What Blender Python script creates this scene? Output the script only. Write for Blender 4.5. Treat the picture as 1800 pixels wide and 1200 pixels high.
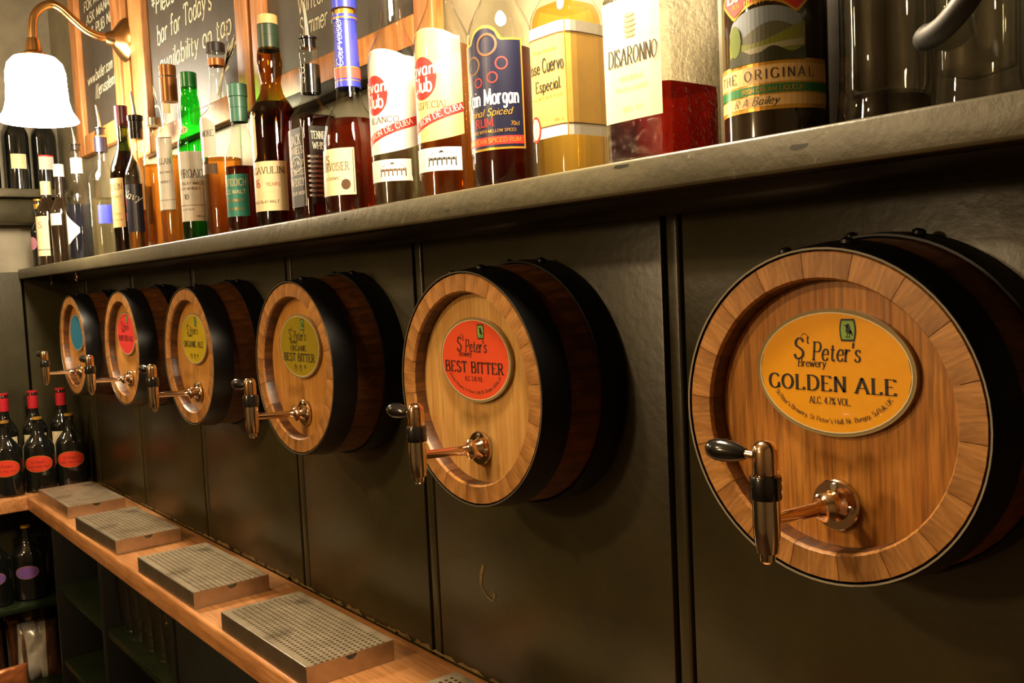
import bpy, bmesh, math, random
from mathutils import Matrix, Vector
random.seed(7)
PI = math.pi
SC = bpy.context.scene
COL = SC.collection
for o in list(bpy.data.objects): bpy.data.objects.remove(o)

# ------------------------------------------------------------------ camera, world, lights, exposure
cam_d = bpy.data.cameras.new('camera'); cam = bpy.data.objects.new('camera', cam_d); COL.objects.link(cam)
_yaw, _pitch, _roll = 0.8968, -0.066, -0.0461
fw = Vector((-math.sin(_yaw)*math.cos(_pitch), math.cos(_yaw)*math.cos(_pitch), math.sin(_pitch)))
rt = fw.cross(Vector((0, 0, 1))).normalized(); up = rt.cross(fw)
rt, up = rt*math.cos(_roll)+up*math.sin(_roll), -rt*math.sin(_roll)+up*math.cos(_roll)
cam.matrix_world = Matrix(((rt.x, up.x, -fw.x, 0.0), (rt.y, up.y, -fw.y, -0.828), (rt.z, up.z, -fw.z, 1.516), (0, 0, 0, 1)))
cam_d.sensor_width = 36.0; cam_d.lens = 36.0*1630.95/1800.0; cam_d.clip_start = 0.02
SC.camera = cam
w = bpy.data.worlds.new('room_air'); SC.world = w; w.use_nodes = True
w.node_tree.nodes['Background'].inputs[0].default_value = (1.0, 0.70, 0.36, 1)
w.node_tree.nodes['Background'].inputs[1].default_value = 0.012
SC.view_settings.view_transform = 'Standard'; SC.view_settings.look = 'None'
SC.view_settings.gamma = 1.0; SC.view_settings.use_curve_mapping = False
SC.view_settings.exposure = 0.35
try:
    SC.cycles.use_denoising = True
    SC.cycles.transparent_max_bounces = 40
    SC.cycles.caustics_refractive = False; SC.cycles.caustics_reflective = False
    SC.cycles.sample_clamp_indirect = 6.0; SC.cycles.max_bounces = 10
except Exception: pass

def point_light(name, loc, energy, col, radius):
    d = bpy.data.lights.new(name, 'POINT'); d.energy = energy; d.color = col; d.shadow_soft_size = radius
    o = bpy.data.objects.new(name, d); COL.objects.link(o); o.location = loc; return o
WARM = (1.0, 0.78, 0.50); WARM2 = (1.0, 0.71, 0.38)
point_light('wall_lamp_glow', (-0.79, -0.225, 2.02), 46.0, WARM, 0.085)
point_light('wall_lamp_bulb', (-2.60, -0.25, 1.93), 19.0, WARM, 0.05)
point_light('ceiling_lamp_glow', (-1.45, -2.05, 2.45), 48.0, WARM2, 0.07)
point_light('pendant_lamp_glow', (-1.30, -2.70, 1.95), 42.0, WARM2, 0.09)
point_light('ceiling_lamp_glow', (-3.05, -1.60, 2.40), 16.0, WARM2, 0.07)

# ------------------------------------------------------------------ helpers
def s2l(c): return c/12.92 if c <= 0.04045 else ((c+0.055)/1.055)**2.4
def rgb(r, g, b): return (s2l(r/255), s2l(g/255), s2l(b/255), 1.0)

def tag(o, label=None, cat=None, group=None, kind=None):
    if label: o['label'] = label
    if cat: o['category'] = cat
    if group: o['group'] = group
    if kind: o['kind'] = kind
    return o
def empty(name, loc=(0, 0, 0), rz=0.0):
    o = bpy.data.objects.new(name, None); COL.objects.link(o); o.location = loc; o.rotation_euler = (0, 0, rz)
    o.empty_display_size = 0.02; return o
def link_mesh(name, me, mat=None, parent=None):
    o = bpy.data.objects.new(name, me); COL.objects.link(o)
    if mat is not None and not me.materials: me.materials.append(mat)
    if parent is not None: o.parent = parent
    return o
def finish(bm, name, smooth=35):
    me = bpy.data.meshes.new(name); bm.normal_update(); bm.to_mesh(me); bm.free()
    if smooth:
        for p in me.polygons: p.use_smooth = True
        me.set_sharp_from_angle(angle=math.radians(smooth))
    return me
def obj(name, bm, mat, parent=None, smooth=35): return link_mesh(name, finish(bm, name, smooth), mat, parent)
def copy_tree(o, parent=None):
    c = o.copy(); COL.objects.link(c); c.parent = parent
    for ch in list(o.children): copy_tree(ch, c)
    return c

def add_box(bm, x0, x1, y0, y1, z0, z1, bevel=0.0, seg=2):
    vs = [bm.verts.new((x, y, z)) for x in (x0, x1) for y in (y0, y1) for z in (z0, z1)]
    fs = [(0, 1, 3, 2), (4, 6, 7, 5), (0, 4, 5, 1), (2, 3, 7, 6), (0, 2, 6, 4), (1, 5, 7, 3)]
    faces = [bm.faces.new([vs[i] for i in f]) for f in fs]
    if bevel:
        es = set(e for f in faces for e in f.edges)
        bmesh.ops.bevel(bm, geom=list(es), offset=bevel, segments=seg, affect='EDGES', profile=0.5)
def box(name, x0, x1, y0, y1, z0, z1, mat, parent=None, bevel=0.0, seg=2):
    bm = bmesh.new(); add_box(bm, x0, x1, y0, y1, z0, z1, bevel, seg); return obj(name, bm, mat, parent)

def sup(th, p):
    if p <= 2.0: return 1.0
    return (abs(math.sin(th))**p+abs(math.cos(th))**p)**(-1.0/p)
def add_lathe(bm, prof, segs=32, p=2.0, sx=1.0, sy=1.0, mtx=None, pz=None, closed=True):
    """prof: list of (r, z); angle 0 faces -y. p: superellipse exponent, pz(z) overrides it per height."""
    rings = []
    for r, z in prof:
        pp = pz(z) if pz else p
        if r < 1e-6: rings.append([bm.verts.new((0, 0, z))])
        else:
            rings.append([bm.verts.new((sx*r*sup(t, pp)*math.sin(t), -sy*r*sup(t, pp)*math.cos(t), z))
                          for t in (2*PI*i/segs+PI/segs*0 for i in range(segs))])
    new = [v for rg in rings for v in rg]
    for a, b in zip(rings, rings[1:]):
        if len(a) == 1 and len(b) == 1: continue
        for i in range(segs):
            j = (i+1) % segs
            if len(a) == 1: bm.faces.new((a[0], b[j], b[i]))
            elif len(b) == 1: bm.faces.new((a[i], a[j], b[0]))
            else: bm.faces.new((a[i], a[j], b[j], b[i]))
    if mtx is not None: bmesh.ops.transform(bm, matrix=mtx, verts=new)
    return new
def lathe(name, prof, mat, parent=None, smooth=35, **k):
    bm = bmesh.new(); add_lathe(bm, prof, **k); return obj(name, bm, mat, parent, smooth)
def along(p0, p1):
    """matrix taking +z at the origin to the direction p0 -> p1 at p0"""
    d = Vector(p1)-Vector(p0)
    return Matrix.Translation(p0) @ d.to_track_quat('Z', 'Y').to_matrix().to_4x4()
def spline(pts, n=6):
    out = []; P = [Vector(p) for p in pts]
    for i in range(len(P)-1):
        a = P[max(i-1, 0)]; b = P[i]; c = P[i+1]; d = P[min(i+2, len(P)-1)]
        for k in range(n):
            t = k/n
            out.append(0.5*((2*b)+(c-a)*t+(2*a-5*b+4*c-d)*t*t+(3*b-a-3*c+d)*t**3))
    out.append(P[-1]); return out
def add_tube(bm, pts, rad, segs=12):
    pts = [Vector(p) for p in pts]; n = len(pts)
    rads = rad if isinstance(rad, (list, tuple)) else [rad]*n
    ref = Vector((1, 0, 0)); rings = []
    for i in range(n):
        d = (pts[min(i+1, n-1)]-pts[max(i-1, 0)]).normalized()
        u = ref-d*ref.dot(d)
        if u.length < 1e-4: u = Vector((0, 1, 0))-d*d.y
        u.normalize(); ref = u; v = d.cross(u)
        rings.append([bm.verts.new(pts[i]+(u*math.cos(2*PI*k/segs)+v*math.sin(2*PI*k/segs))*rads[i]) for k in range(segs)])
    for a, b in zip(rings, rings[1:]):
        for k in range(segs): bm.faces.new((a[k], a[(k+1) % segs], b[(k+1) % segs], b[k]))
    bm.faces.new(rings[0][::-1]); bm.faces.new(rings[-1])
def tube(name, pts, rad, mat, parent=None, segs=12):
    bm = bmesh.new(); add_tube(bm, pts, rad, segs); return obj(name, bm, mat, parent, 50)

# ------------------------------------------------------------------ materials
def new_mat(name):
    m = bpy.data.materials.new(name); m.use_nodes = True
    return m, m.node_tree, m.node_tree.nodes['Principled BSDF']
def ramp(nt, fac, stops):
    r = nt.nodes.new('ShaderNodeValToRGB'); e = r.color_ramp.elements
    while len(e) < len(stops): e.new(0.5)
    for k, (p, c) in enumerate(stops): e[k].position = p; e[k].color = c
    nt.links.new(fac, r.inputs[0]); return r.outputs[0]
def noise(nt, vec, scale, detail=4.0, rough=0.55, dist=0.0):
    n = nt.nodes.new('ShaderNodeTexNoise'); n.inputs['Scale'].default_value = scale
    n.inputs['Detail'].default_value = detail; n.inputs['Roughness'].default_value = rough; n.inputs['Distortion'].default_value = dist
    nt.links.new(vec, n.inputs['Vector']); return n.outputs['Fac']
def mapping(nt, out, scale=(1, 1, 1), loc=(0, 0, 0)):
    c = nt.nodes.new('ShaderNodeTexCoord'); m = nt.nodes.new('ShaderNodeMapping')
    m.inputs['Scale'].default_value = scale; m.inputs['Location'].default_value = loc
    nt.links.new(c.outputs[out], m.inputs['Vector']); return m.outputs[0]
def mix(nt, fac, a, b, mode='MIX'):
    n = nt.nodes.new('ShaderNodeMix'); n.data_type = 'RGBA'; n.blend_type = mode
    for s, v in ((n.inputs[0], fac), (n.inputs[6], a), (n.inputs[7], b)):
        if hasattr(v, 'is_linked'): nt.links.new(v, s)
        else: s.default_value = v
    return n.outputs[2]
def bump(nt, h, b, strength=0.2, dist=0.002):
    n = nt.nodes.new('ShaderNodeBump'); n.inputs['Strength'].default_value = strength; n.inputs['Distance'].default_value = dist
    nt.links.new(h, n.inputs['Height']); nt.links.new(n.outputs[0], b.inputs['Normal'])
def plain(name, col, rough=0.5, metal=0.0, var=0.12, scale=30.0, coat=0.0, spec=0.5, bmp=0.0):
    m, nt, b = new_mat(name)
    v = mapping(nt, 'Object'); f = noise(nt, v, scale)
    lo = tuple(c*(1-var) for c in col[:3])+(1,); hi = tuple(min(1, c*(1+var)) for c in col[:3])+(1,)
    nt.links.new(ramp(nt, f, [(0.3, lo), (0.7, hi)]), b.inputs['Base Color'])
    b.inputs['Roughness'].default_value = rough; b.inputs['Metallic'].default_value = metal
    b.inputs['Specular IOR Level'].default_value = spec
    b.inputs['Coat Weight'].default_value = coat; b.inputs['Coat Roughness'].default_value = 0.05
    if bmp: bump(nt, f, b, bmp)
    return m
def wood(name, dark, light, scale=(55, 55, 3.0), rough=0.42, streak=0.55, rnd=0.25, coat=0.0):
    m, nt, b = new_mat(name)
    v = mapping(nt, 'Object', scale)
    f1 = noise(nt, v, 1.0, 5.0, 0.6, 0.4)
    v2 = mapping(nt, 'Object', tuple(s*4 for s in scale)); f2 = noise(nt, v2, 1.0, 3.0)
    v3 = mapping(nt, 'Object', (7, 7, 7)); f3 = noise(nt, v3, 1.0, 3.0)
    c1 = ramp(nt, f1, [(0.32, dark), (0.66, light)])
    c2 = ramp(nt, f2, [(0.38, (1-streak, 1-streak, 1-streak, 1)), (0.56, (1, 1, 1, 1))])
    c3 = ramp(nt, f3, [(0.3, (0.8, 0.74, 0.68, 1)), (0.7, (1.1, 1.1, 1.1, 1))])
    c = mix(nt, 1.0, mix(nt, 1.0, c1, c2, 'MULTIPLY'), c3, 'MULTIPLY')
    if rnd:
        oi = nt.nodes.new('ShaderNodeObjectInfo')
        c = mix(nt, 1.0, c, ramp(nt, oi.outputs['Random'], [(0.0, (1-rnd, 1-rnd*1.15, 1-rnd*1.3, 1)), (1.0, (1+rnd*.5, 1+rnd*.5, 1+rnd*.5, 1))]), 'MULTIPLY')
    nt.links.new(c, b.inputs['Base Color']); b.inputs['Roughness'].default_value = rough
    b.inputs['Coat Weight'].default_value = coat; b.inputs['Coat Roughness'].default_value = 0.15
    bump(nt, f2, b, 0.15, 0.001); return m
def paint(name, col, rough=0.38, wear=None, bmp=0.25):
    m, nt, b = new_mat(name)
    v = mapping(nt, 'Object', (1, 1, 1)); f = noise(nt, v, 9.0, 5.0); f2 = noise(nt, v, 60.0, 4.0)
    lo = tuple(c*0.72 for c in col[:3])+(1,); hi = tuple(c*1.25 for c in col[:3])+(1,)
    c = ramp(nt, f, [(0.3, lo), (0.7, hi)])
    if wear is not None:
        vw = mapping(nt, 'Object', (1, 1, 1)); fw_ = noise(nt, vw, 38.0, 6.0, 0.7)
        g = ramp(nt, fw_, [(0.63, (0, 0, 0, 1)), (0.70, (1, 1, 1, 1))])
        c = mix(nt, g, c, wear)
    nt.links.new(c, b.inputs['Base Color']); b.inputs['Roughness'].default_value = rough
    bump(nt, f2, b, bmp, 0.002); return m
def schlick(nt, f0, k):
    """reflectance of a thin sheet, the same from both sides"""
    lw = nt.nodes.new('ShaderNodeLayerWeight'); lw.inputs['Blend'].default_value = 0.5
    p = nt.nodes.new('ShaderNodeMath'); p.operation = 'POWER'; p.inputs[1].default_value = 5.0
    m = nt.nodes.new('ShaderNodeMath'); m.operation = 'MULTIPLY_ADD'; m.inputs[1].default_value = k; m.inputs[2].default_value = f0
    nt.links.new(lw.outputs['Facing'], p.inputs[0]); nt.links.new(p.outputs[0], m.inputs[0]); return lw, m.outputs[0]
def thin_glass(name, tint, edge=0.6, rough=0.0, hammered=0.0):
    """thin walled glass: clear transmission with a fresnel reflection, greener at grazing angles"""
    m = bpy.data.materials.new(name); m.use_nodes = True; nt = m.node_tree; nt.nodes.clear()
    out = nt.nodes.new('ShaderNodeOutputMaterial'); tr = nt.nodes.new('ShaderNodeBsdfTransparent'); gl = nt.nodes.new('ShaderNodeBsdfGlossy')
    fr, ff = schlick(nt, 0.045, 0.75); gl.inputs['Roughness'].default_value = rough+0.015
    lw = nt.nodes.new('ShaderNodeLayerWeight'); lw.inputs['Blend'].default_value = 0.25
    dark = tuple(c*edge for c in tint[:3])+(1,)
    mid = tuple(c*(0.5+0.5*edge) for c in tint[:3])+(1,)
    lw.inputs['Blend'].default_value = 0.5
    nt.links.new(ramp(nt, lw.outputs['Facing'], [(0.08, tint), (0.5, dark)] if hammered else [(0.62, tint), (0.84, mid), (1.0, dark)]), tr.inputs['Color'])
    mx = nt.nodes.new('ShaderNodeMixShader')
    nt.links.new(ff, mx.inputs[0]); nt.links.new(tr.outputs[0], mx.inputs[1]); nt.links.new(gl.outputs[0], mx.inputs[2])
    nt.links.new(mx.outputs[0], out.inputs[0])
    if hammered:
        v = mapping(nt, 'Object'); f = noise(nt, v, 140.0, 2.0); bp = nt.nodes.new('ShaderNodeBump')
        bp.inputs['Strength'].default_value = hammered; bp.inputs['Distance'].default_value = 0.003
        nt.links.new(f, bp.inputs['Height'])
        for n in (fr, gl, lw): nt.links.new(bp.outputs[0], n.inputs['Normal'])
    return m
def liquid(name, col, ior=1.33, keep=0.6):
    """spirit: part refracted, part straight through"""
    m = bpy.data.materials.new(name); m.use_nodes = True; nt = m.node_tree; nt.nodes.clear()
    out = nt.nodes.new('ShaderNodeOutputMaterial')
    tr = nt.nodes.new('ShaderNodeBsdfTransparent'); tr.inputs['Color'].default_value = col
    rf = nt.nodes.new('ShaderNodeBsdfRefraction'); rf.inputs['Color'].default_value = col; rf.inputs['IOR'].default_value = ior; rf.inputs['Roughness'].default_value = 0.02
    gl = nt.nodes.new('ShaderNodeBsdfGlossy'); gl.inputs['Roughness'].default_value = 0.03
    fr, ff = schlick(nt, 0.02, 0.5)
    a = nt.nodes.new('ShaderNodeMixShader'); a.inputs[0].default_value = keep
    nt.links.new(rf.outputs[0], a.inputs[1]); nt.links.new(tr.outputs[0], a.inputs[2])
    b = nt.nodes.new('ShaderNodeMixShader'); nt.links.new(ff, b.inputs[0])
    nt.links.new(a.outputs[0], b.inputs[1]); nt.links.new(gl.outputs[0], b.inputs[2]); nt.links.new(b.outputs[0], out.inputs[0])
    return m
def emit(name, col, strength):
    m = bpy.data.materials.new(name); m.use_nodes = True; nt = m.node_tree; b = nt.nodes['Principled BSDF']
    v = mapping(nt, 'Object'); f = noise(nt, v, 12.0)
    nt.links.new(ramp(nt, f, [(0.3, tuple(c*0.95 for c in col[:3])+(1,)), (0.7, col)]), b.inputs['Emission Color'])
    b.inputs['Emission Strength'].default_value = strength; b.inputs['Base Color'].default_value = (0.9, 0.9, 0.88, 1); b.inputs['Roughness'].default_value = 0.3
    return m

M = {}
M['panel'] = paint('dark_green_grey_paint', (0.036, 0.030, 0.0105, 1), 0.34)
M['shelf'] = paint('worn_shelf_paint', (0.08, 0.069, 0.037, 1), 0.4, wear=(0.19, 0.165, 0.105, 1), bmp=0.4)
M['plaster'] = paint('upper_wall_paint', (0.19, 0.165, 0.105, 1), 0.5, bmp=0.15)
M['plaster_side'] = paint('side_wall_paint', (0.25, 0.22, 0.15, 1), 0.5, bmp=0.15)
M['cream_wall'] = paint('cream_room_paint', (0.20, 0.15, 0.09, 1), 0.6, bmp=0.1)
M['counter'] = wood('orange_counter_wood', rgb(186, 124, 70), rgb(226, 164, 106), (3.0, 45, 45), 0.4, 0.25, 0)
M['frame'] = wood('orange_pine_frame', rgb(176, 112, 58), rgb(226, 160, 96), (40, 40, 4), 0.4, 0.2, 0.12)
M['slate'] = paint('chalkboard_slate', (0.062, 0.053, 0.040, 1), 0.5, bmp=0.05)
M['steel'] = plain('brushed_steel', (0.46, 0.41, 0.33, 1), 0.34, 0.9, 0.18, 40)
M['steel_dark'] = plain('dull_steel_side', (0.46, 0.36, 0.25, 1), 0.32, 0.85, 0.15, 25)
M['hoop'] = plain('black_hoop_metal', (0.006, 0.0055, 0.006, 1), 0.36, 0.2, 0.3, 25, spec=0.35)
M['lip'] = plain('worn_hoop_edge', (0.5, 0.45, 0.36, 1), 0.35, 1.0)
M['chrome'] = plain('polished_nickel', (0.72, 0.62, 0.50, 1), 0.10, 1.0, 0.04)
M['copper'] = plain('warm_polished_brass', (0.80, 0.56, 0.36, 1), 0.13, 1.0, 0.05)
M['brass'] = plain('aged_brass', (0.60, 0.33, 0.12, 1), 0.25, 1.0, 0.12)
M['black_plastic'] = plain('black_plastic', (0.008, 0.007, 0.007, 1), 0.16, 0.0, 0.1, 30, coat=0.5)
M['matt_black'] = plain('matt_black_handle', (0.010, 0.009, 0.008, 1), 0.5, 0.0, 0.1)
M['screw'] = plain('zinc_screw', (0.6, 0.58, 0.52, 1), 0.3, 1.0)
M['bezel'] = plain('clear_label_rim', rgb(150, 132, 92), 0.2, 0.0, 0.05, 30, coat=0.4)
M['ink'] = plain('black_ink', (0.012, 0.009, 0.008, 1), 0.5, 0, 0.05)
M['brown_ink'] = plain('brown_ink', (0.09, 0.045, 0.02, 1), 0.5, 0, 0.05)
M['green_ink'] = plain('green_ink', rgb(130, 170, 70), 0.5, 0, 0.05)
M['white_ink'] = plain('white_ink', (0.8, 0.76, 0.66, 1), 0.5, 0, 0.05)
M['red_ink'] = plain('red_ink', rgb(190, 34, 30), 0.5, 0, 0.05)
M['gold_ink'] = plain('gold_ink', rgb(200, 150, 60), 0.3, 0.5, 0.05)
M['navy_ink'] = plain('navy_ink', rgb(15, 18, 42), 0.35, 0, 0.1)
M['blue_ink'] = plain('blue_ink', rgb(60, 70, 190), 0.3, 0, 0.05, coat=0.4)
M['green_band'] = plain('green_band_ink', rgb(40, 110, 60), 0.35, 0, 0.1)
M['chalk'] = plain('chalk_line', (0.78, 0.72, 0.52, 1), 0.9, 0, 0.35, 120)
M['paper'] = plain('white_paper', (0.72, 0.69, 0.62, 1), 0.45, 0, 0.05, 60)
M['cream'] = plain('cream_paper', rgb(232, 214, 170), 0.45, 0, 0.06, 60)
M['tan'] = plain('tan_paper', rgb(214, 176, 116), 0.4, 0, 0.08, 60)
M['teal'] = plain('teal_paper', rgb(40, 128, 112), 0.4, 0, 0.2, 50)
M['clear'] = thin_glass('clear_glass', (0.96, 0.96, 0.92, 1), 0.34)
M['clear_hammered'] = thin_glass('hammered_glass', (0.96, 0.95, 0.9, 1), 0.55, 0.02, 1.0)
M['green_glass'] = thin_glass('bright_green_glass', (0.06, 0.62, 0.09, 1), 0.4)
M['olive_glass'] = thin_glass('olive_green_glass', (0.20, 0.26, 0.03, 1), 0.35)
M['amber_glass'] = thin_glass('amber_brown_glass', (0.55, 0.34, 0.05, 1), 0.4)
M['dark_glass'] = plain('near_black_glass', (0.006, 0.007, 0.006, 1), 0.06, 0, 0.2, 20, coat=0.6)
M['brown_glass'] = plain('dark_brown_glass', (0.014, 0.008, 0.004, 1), 0.08, 0, 0.2, 20, coat=0.6)
M['whisky'] = liquid('amber_whisky', (0.90, 0.52, 0.15, 1))
M['rum'] = liquid('orange_rum', (1.0, 0.60, 0.17, 1), keep=0.82)
M['tequila'] = liquid('golden_tequila', (0.98, 0.80, 0.36, 1), keep=0.75)
M['dark_rum'] = liquid('deep_red_rum', (0.42, 0.10, 0.05, 1))
M['cognac'] = liquid('red_cognac', (0.74, 0.20, 0.08, 1), keep=0.6)
M['amaretto'] = liquid('red_amaretto', (0.62, 0.10, 0.06, 1), keep=0.5)
M['navy_liquid'] = plain('dark_liqueur', (0.006, 0.007, 0.014, 1), 0.1, 0, 0.1)
M['water'] = liquid('clear_spirit', (0.94, 0.93, 0.84, 1), keep=0.75)
M['green_shelf'] = paint('dark_green_shelf_paint', (0.010, 0.019, 0.004, 1), 0.4)
M['black_wood'] = paint('black_cabinet_paint', (0.0055, 0.006, 0.004, 1), 0.5)
M['shade'] = emit('lit_opal_glass', (1.0, 0.90, 0.72, 1), 26.0)
M['floor'] = wood('floor_boards', rgb(50, 34, 22), rgb(78, 54, 36), (3, 30, 30), 0.5, 0.2, 0)
def cap_mat(name, c, rough=0.35, metal=0.0): 
    if name not in M: M[name] = plain(name, rgb(*c), rough, metal, 0.1, 40)
    return M[name]

# ------------------------------------------------------------------ stroke lettering
G = {
'A': "0,0 .38,1 .76,0|.15,.34 .61,.34", 'B': ".08,0 .08,1|~.08,1 .38,1 .56,.9 .56,.64 .38,.53 .08,.53|~.08,.53 .44,.52 .63,.38 .63,.15 .44,0 .08,0",
'C': "~.7,.8 .56,.96 .36,1 .13,.85 .04,.5 .13,.15 .36,0 .56,.04 .72,.22", 'D': ".08,0 .08,1|~.08,1 .36,1 .64,.84 .73,.5 .64,.16 .36,0 .08,0",
'E': ".08,0 .08,1|.08,1 .58,1 .58,.86|.08,.52 .46,.52|.08,0 .6,0 .62,.16", 'F': ".08,0 .08,1|.08,1 .58,1 .58,.84|.08,.52 .45,.52",
'G': "~.7,.82 .56,.96 .36,1 .13,.85 .04,.5 .13,.15 .36,0 .56,.05 .7,.14|.7,.4 .7,.04", 'H': ".08,0 .08,1|.68,0 .68,1|.08,.52 .68,.52",
'I': ".1,0 .1,1", 'J': "~.34,1 .34,.2 .26,.0 .1,-.02 .02,.1", 'K': ".08,0 .08,1|.62,1 .1,.45|.26,.6 .68,0", 'L': ".08,0 .08,1|.08,0 .56,0 .58,.18",
'M': ".06,0 .1,1 .46,.1 .82,1 .86,0", 'N': ".08,0 .08,1 .66,0 .66,1", 'O': "~.4,1 .14,.85 .04,.5 .14,.15 .4,0 .66,.15 .76,.5 .66,.85 .4,1",
'P': ".08,0 .08,1|~.08,1 .4,1 .58,.88 .58,.6 .4,.48 .08,.48", 'Q': "~.4,1 .14,.85 .04,.5 .14,.15 .4,0 .66,.15 .76,.5 .66,.85 .4,1|.44,.2 .76,-.12",
'R': ".08,0 .08,1|~.08,1 .38,1 .56,.88 .56,.62 .38,.52 .08,.52|.32,.52 .66,0", 'S': "~.52,.82 .4,.97 .22,.99 .08,.84 .12,.64 .32,.52 .52,.38 .56,.16 .4,.01 .2,.0 .05,.2",
'T': ".34,0 .34,1|.02,.84 .02,1 .66,1 .66,.84", 'U': "~.08,1 .08,.3 .18,.04 .38,0 .58,.06 .66,.3 .66,1", 'V': ".02,1 .36,0 .7,1", 'W': ".02,1 .28,0 .5,.9 .74,0 .98,1",
'X': ".04,0 .66,1|.04,1 .66,0", 'Y': ".02,1 .34,.5 .34,0|.34,.5 .66,1", 'Z': ".04,.85 .04,1 .6,1 .04,0 .62,0 .62,.15",
'a': "~.48,.5 .36,.62 .16,.58 .04,.3 .14,.02 .32,.02 .48,.24|.49,.62 .49,.1 .56,0", 'b': ".06,1 .06,0|~.06,.42 .2,.6 .42,.58 .53,.3 .42,.03 .2,0 .06,.18",
'c': "~.48,.48 .36,.61 .18,.58 .05,.31 .18,.03 .36,.01 .5,.14", 'd': "~.48,.45 .34,.61 .16,.58 .05,.3 .16,.02 .34,.02 .48,.2|.5,1 .5,0",
'e': "~.06,.33 .3,.34 .49,.37 .42,.58 .24,.62 .07,.44 .06,.18 .2,.01 .38,.02 .5,.15", 'f': "~.42,.92 .32,1 .2,.92 .18,.7 .18,.3 .18,0|.02,.6 .38,.6",
'g': "~.48,.5 .34,.62 .14,.56 .06,.32 .16,.06 .34,.06 .48,.25|~.5,.62 .5,.1 .46,-.18 .28,-.28 .08,-.2", 'h': ".06,1 .06,0|~.06,.4 .22,.6 .4,.58 .48,.4 .48,.2 .48,0",
'i': ".08,.62 .08,0|.075,.82 .085,.88", 'j': "~.12,.62 .12,.1 .06,-.22 -.08,-.26|.12,.82 .13,.88", 'k': ".06,1 .06,0|.44,.6 .08,.25|.2,.36 .48,0", 'l': ".08,1 .08,0",
'm': ".06,.62 .06,0|~.06,.42 .18,.6 .32,.58 .38,.4 .38,.2 .38,0|~.38,.42 .5,.6 .64,.58 .7,.4 .7,.2 .7,0", 'n': ".06,.62 .06,0|~.06,.4 .22,.6 .4,.58 .48,.4 .48,.2 .48,0",
'o': "~.28,.62 .1,.53 .04,.3 .1,.08 .28,0 .46,.08 .52,.3 .46,.53 .28,.62", 'p': ".06,.62 .06,-.28|~.06,.42 .2,.6 .42,.58 .53,.3 .42,.03 .2,0 .06,.18",
'q': "~.48,.45 .34,.61 .16,.58 .05,.3 .16,.02 .34,.02 .48,.2|.5,.62 .5,-.28", 'r': ".06,.62 .06,0|~.06,.38 .16,.56 .28,.62 .38,.56", 's': "~.42,.5 .32,.61 .14,.59 .08,.46 .2,.34 .36,.26 .43,.14 .33,.01 .16,.01 .04,.13",
't': "~.2,.85 .2,.4 .2,.12 .3,0 .42,.07|.04,.6 .38,.6", 'u': "~.06,.62 .06,.2 .14,.02 .3,.02 .47,.22|.48,.62 .48,0", 'v': ".03,.62 .26,0 .5,.62", 'w': ".03,.62 .2,0 .38,.55 .56,0 .74,.62",
'x': ".04,0 .46,.62|.04,.62 .46,0", 'y': ".04,.62 .27,.04|~.5,.62 .27,.04 .14,-.22 .0,-.27", 'z': ".04,.6 .44,.6 .04,0 .46,0",
'0': "~.28,1 .1,.85 .05,.5 .1,.15 .28,0 .46,.15 .51,.5 .46,.85 .28,1", '1': ".08,.82 .24,1 .24,0", '2': "~.06,.78 .14,.96 .3,1 .46,.88 .44,.66 .26,.36 .05,.02|.05,.02 .52,.02",
'3': "~.06,.86 .2,1 .4,.95 .46,.76 .36,.58 .22,.53 .42,.46 .5,.26 .4,.05 .2,0 .04,.14", '4': ".4,0 .4,1 .03,.3 .54,.3", '5': ".46,1 .12,1 .1,.58|~.1,.58 .3,.62 .48,.5 .48,.2 .32,0 .05,.1",
'6': "~.46,.92 .26,.95 .1,.7 .06,.3 .2,.02 .4,.06 .48,.3 .38,.52 .2,.52 .08,.34", '7': ".04,1 .5,1 .18,0", '8': "~.28,1 .1,.9 .12,.65 .28,.53 .48,.36 .44,.06 .28,0 .1,.06 .06,.34 .28,.53 .44,.66 .46,.9 .28,1", '9': "~.46,.7 .36,.48 .16,.5 .06,.72 .16,.96 .36,.96 .47,.7 .4,.2 .16,0",
'.': ".06,0 .07,.10", ',': ".08,.06 .03,-.12", "'": ".09,1.02 .06,.72", '/': ".0,-.2 .36,1", '%': ".1,0 .6,1|~.15,.98 .05,.8 .15,.6 .26,.8 .15,.98|~.55,.4 .45,.2 .55,.02 .66,.2 .55,.4",
'&': "~.62,0 .3,.5 .16,.8 .28,1 .42,.84 .3,.6 .06,.3 .14,.02 .38,.04 .6,.42", '*': ".3,.5 .3,1|.08,.62 .52,.9|.08,.9 .52,.62", '-': ".05,.35 .35,.35", ' ': "",
}
_cache = {}
def glyph(c):
    if c in _cache: return _cache[c]
    strokes = []
    for s in G.get(c, '').split('|'):
        if not s: continue
        sm = s[0] == '~'; pts = [tuple(float(a) for a in q.split(',')) for q in s.lstrip('~').split()]
        if sm: pts = [(v.x, v.y) for v in spline([(a, b, 0) for a, b in pts], 4)]
        strokes.append((sm, pts))
    wd = max([p[0] for _, st in strokes for p in st], default=0.28)
    _cache[c] = (strokes, wd+0.08); return _cache[c]
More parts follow.
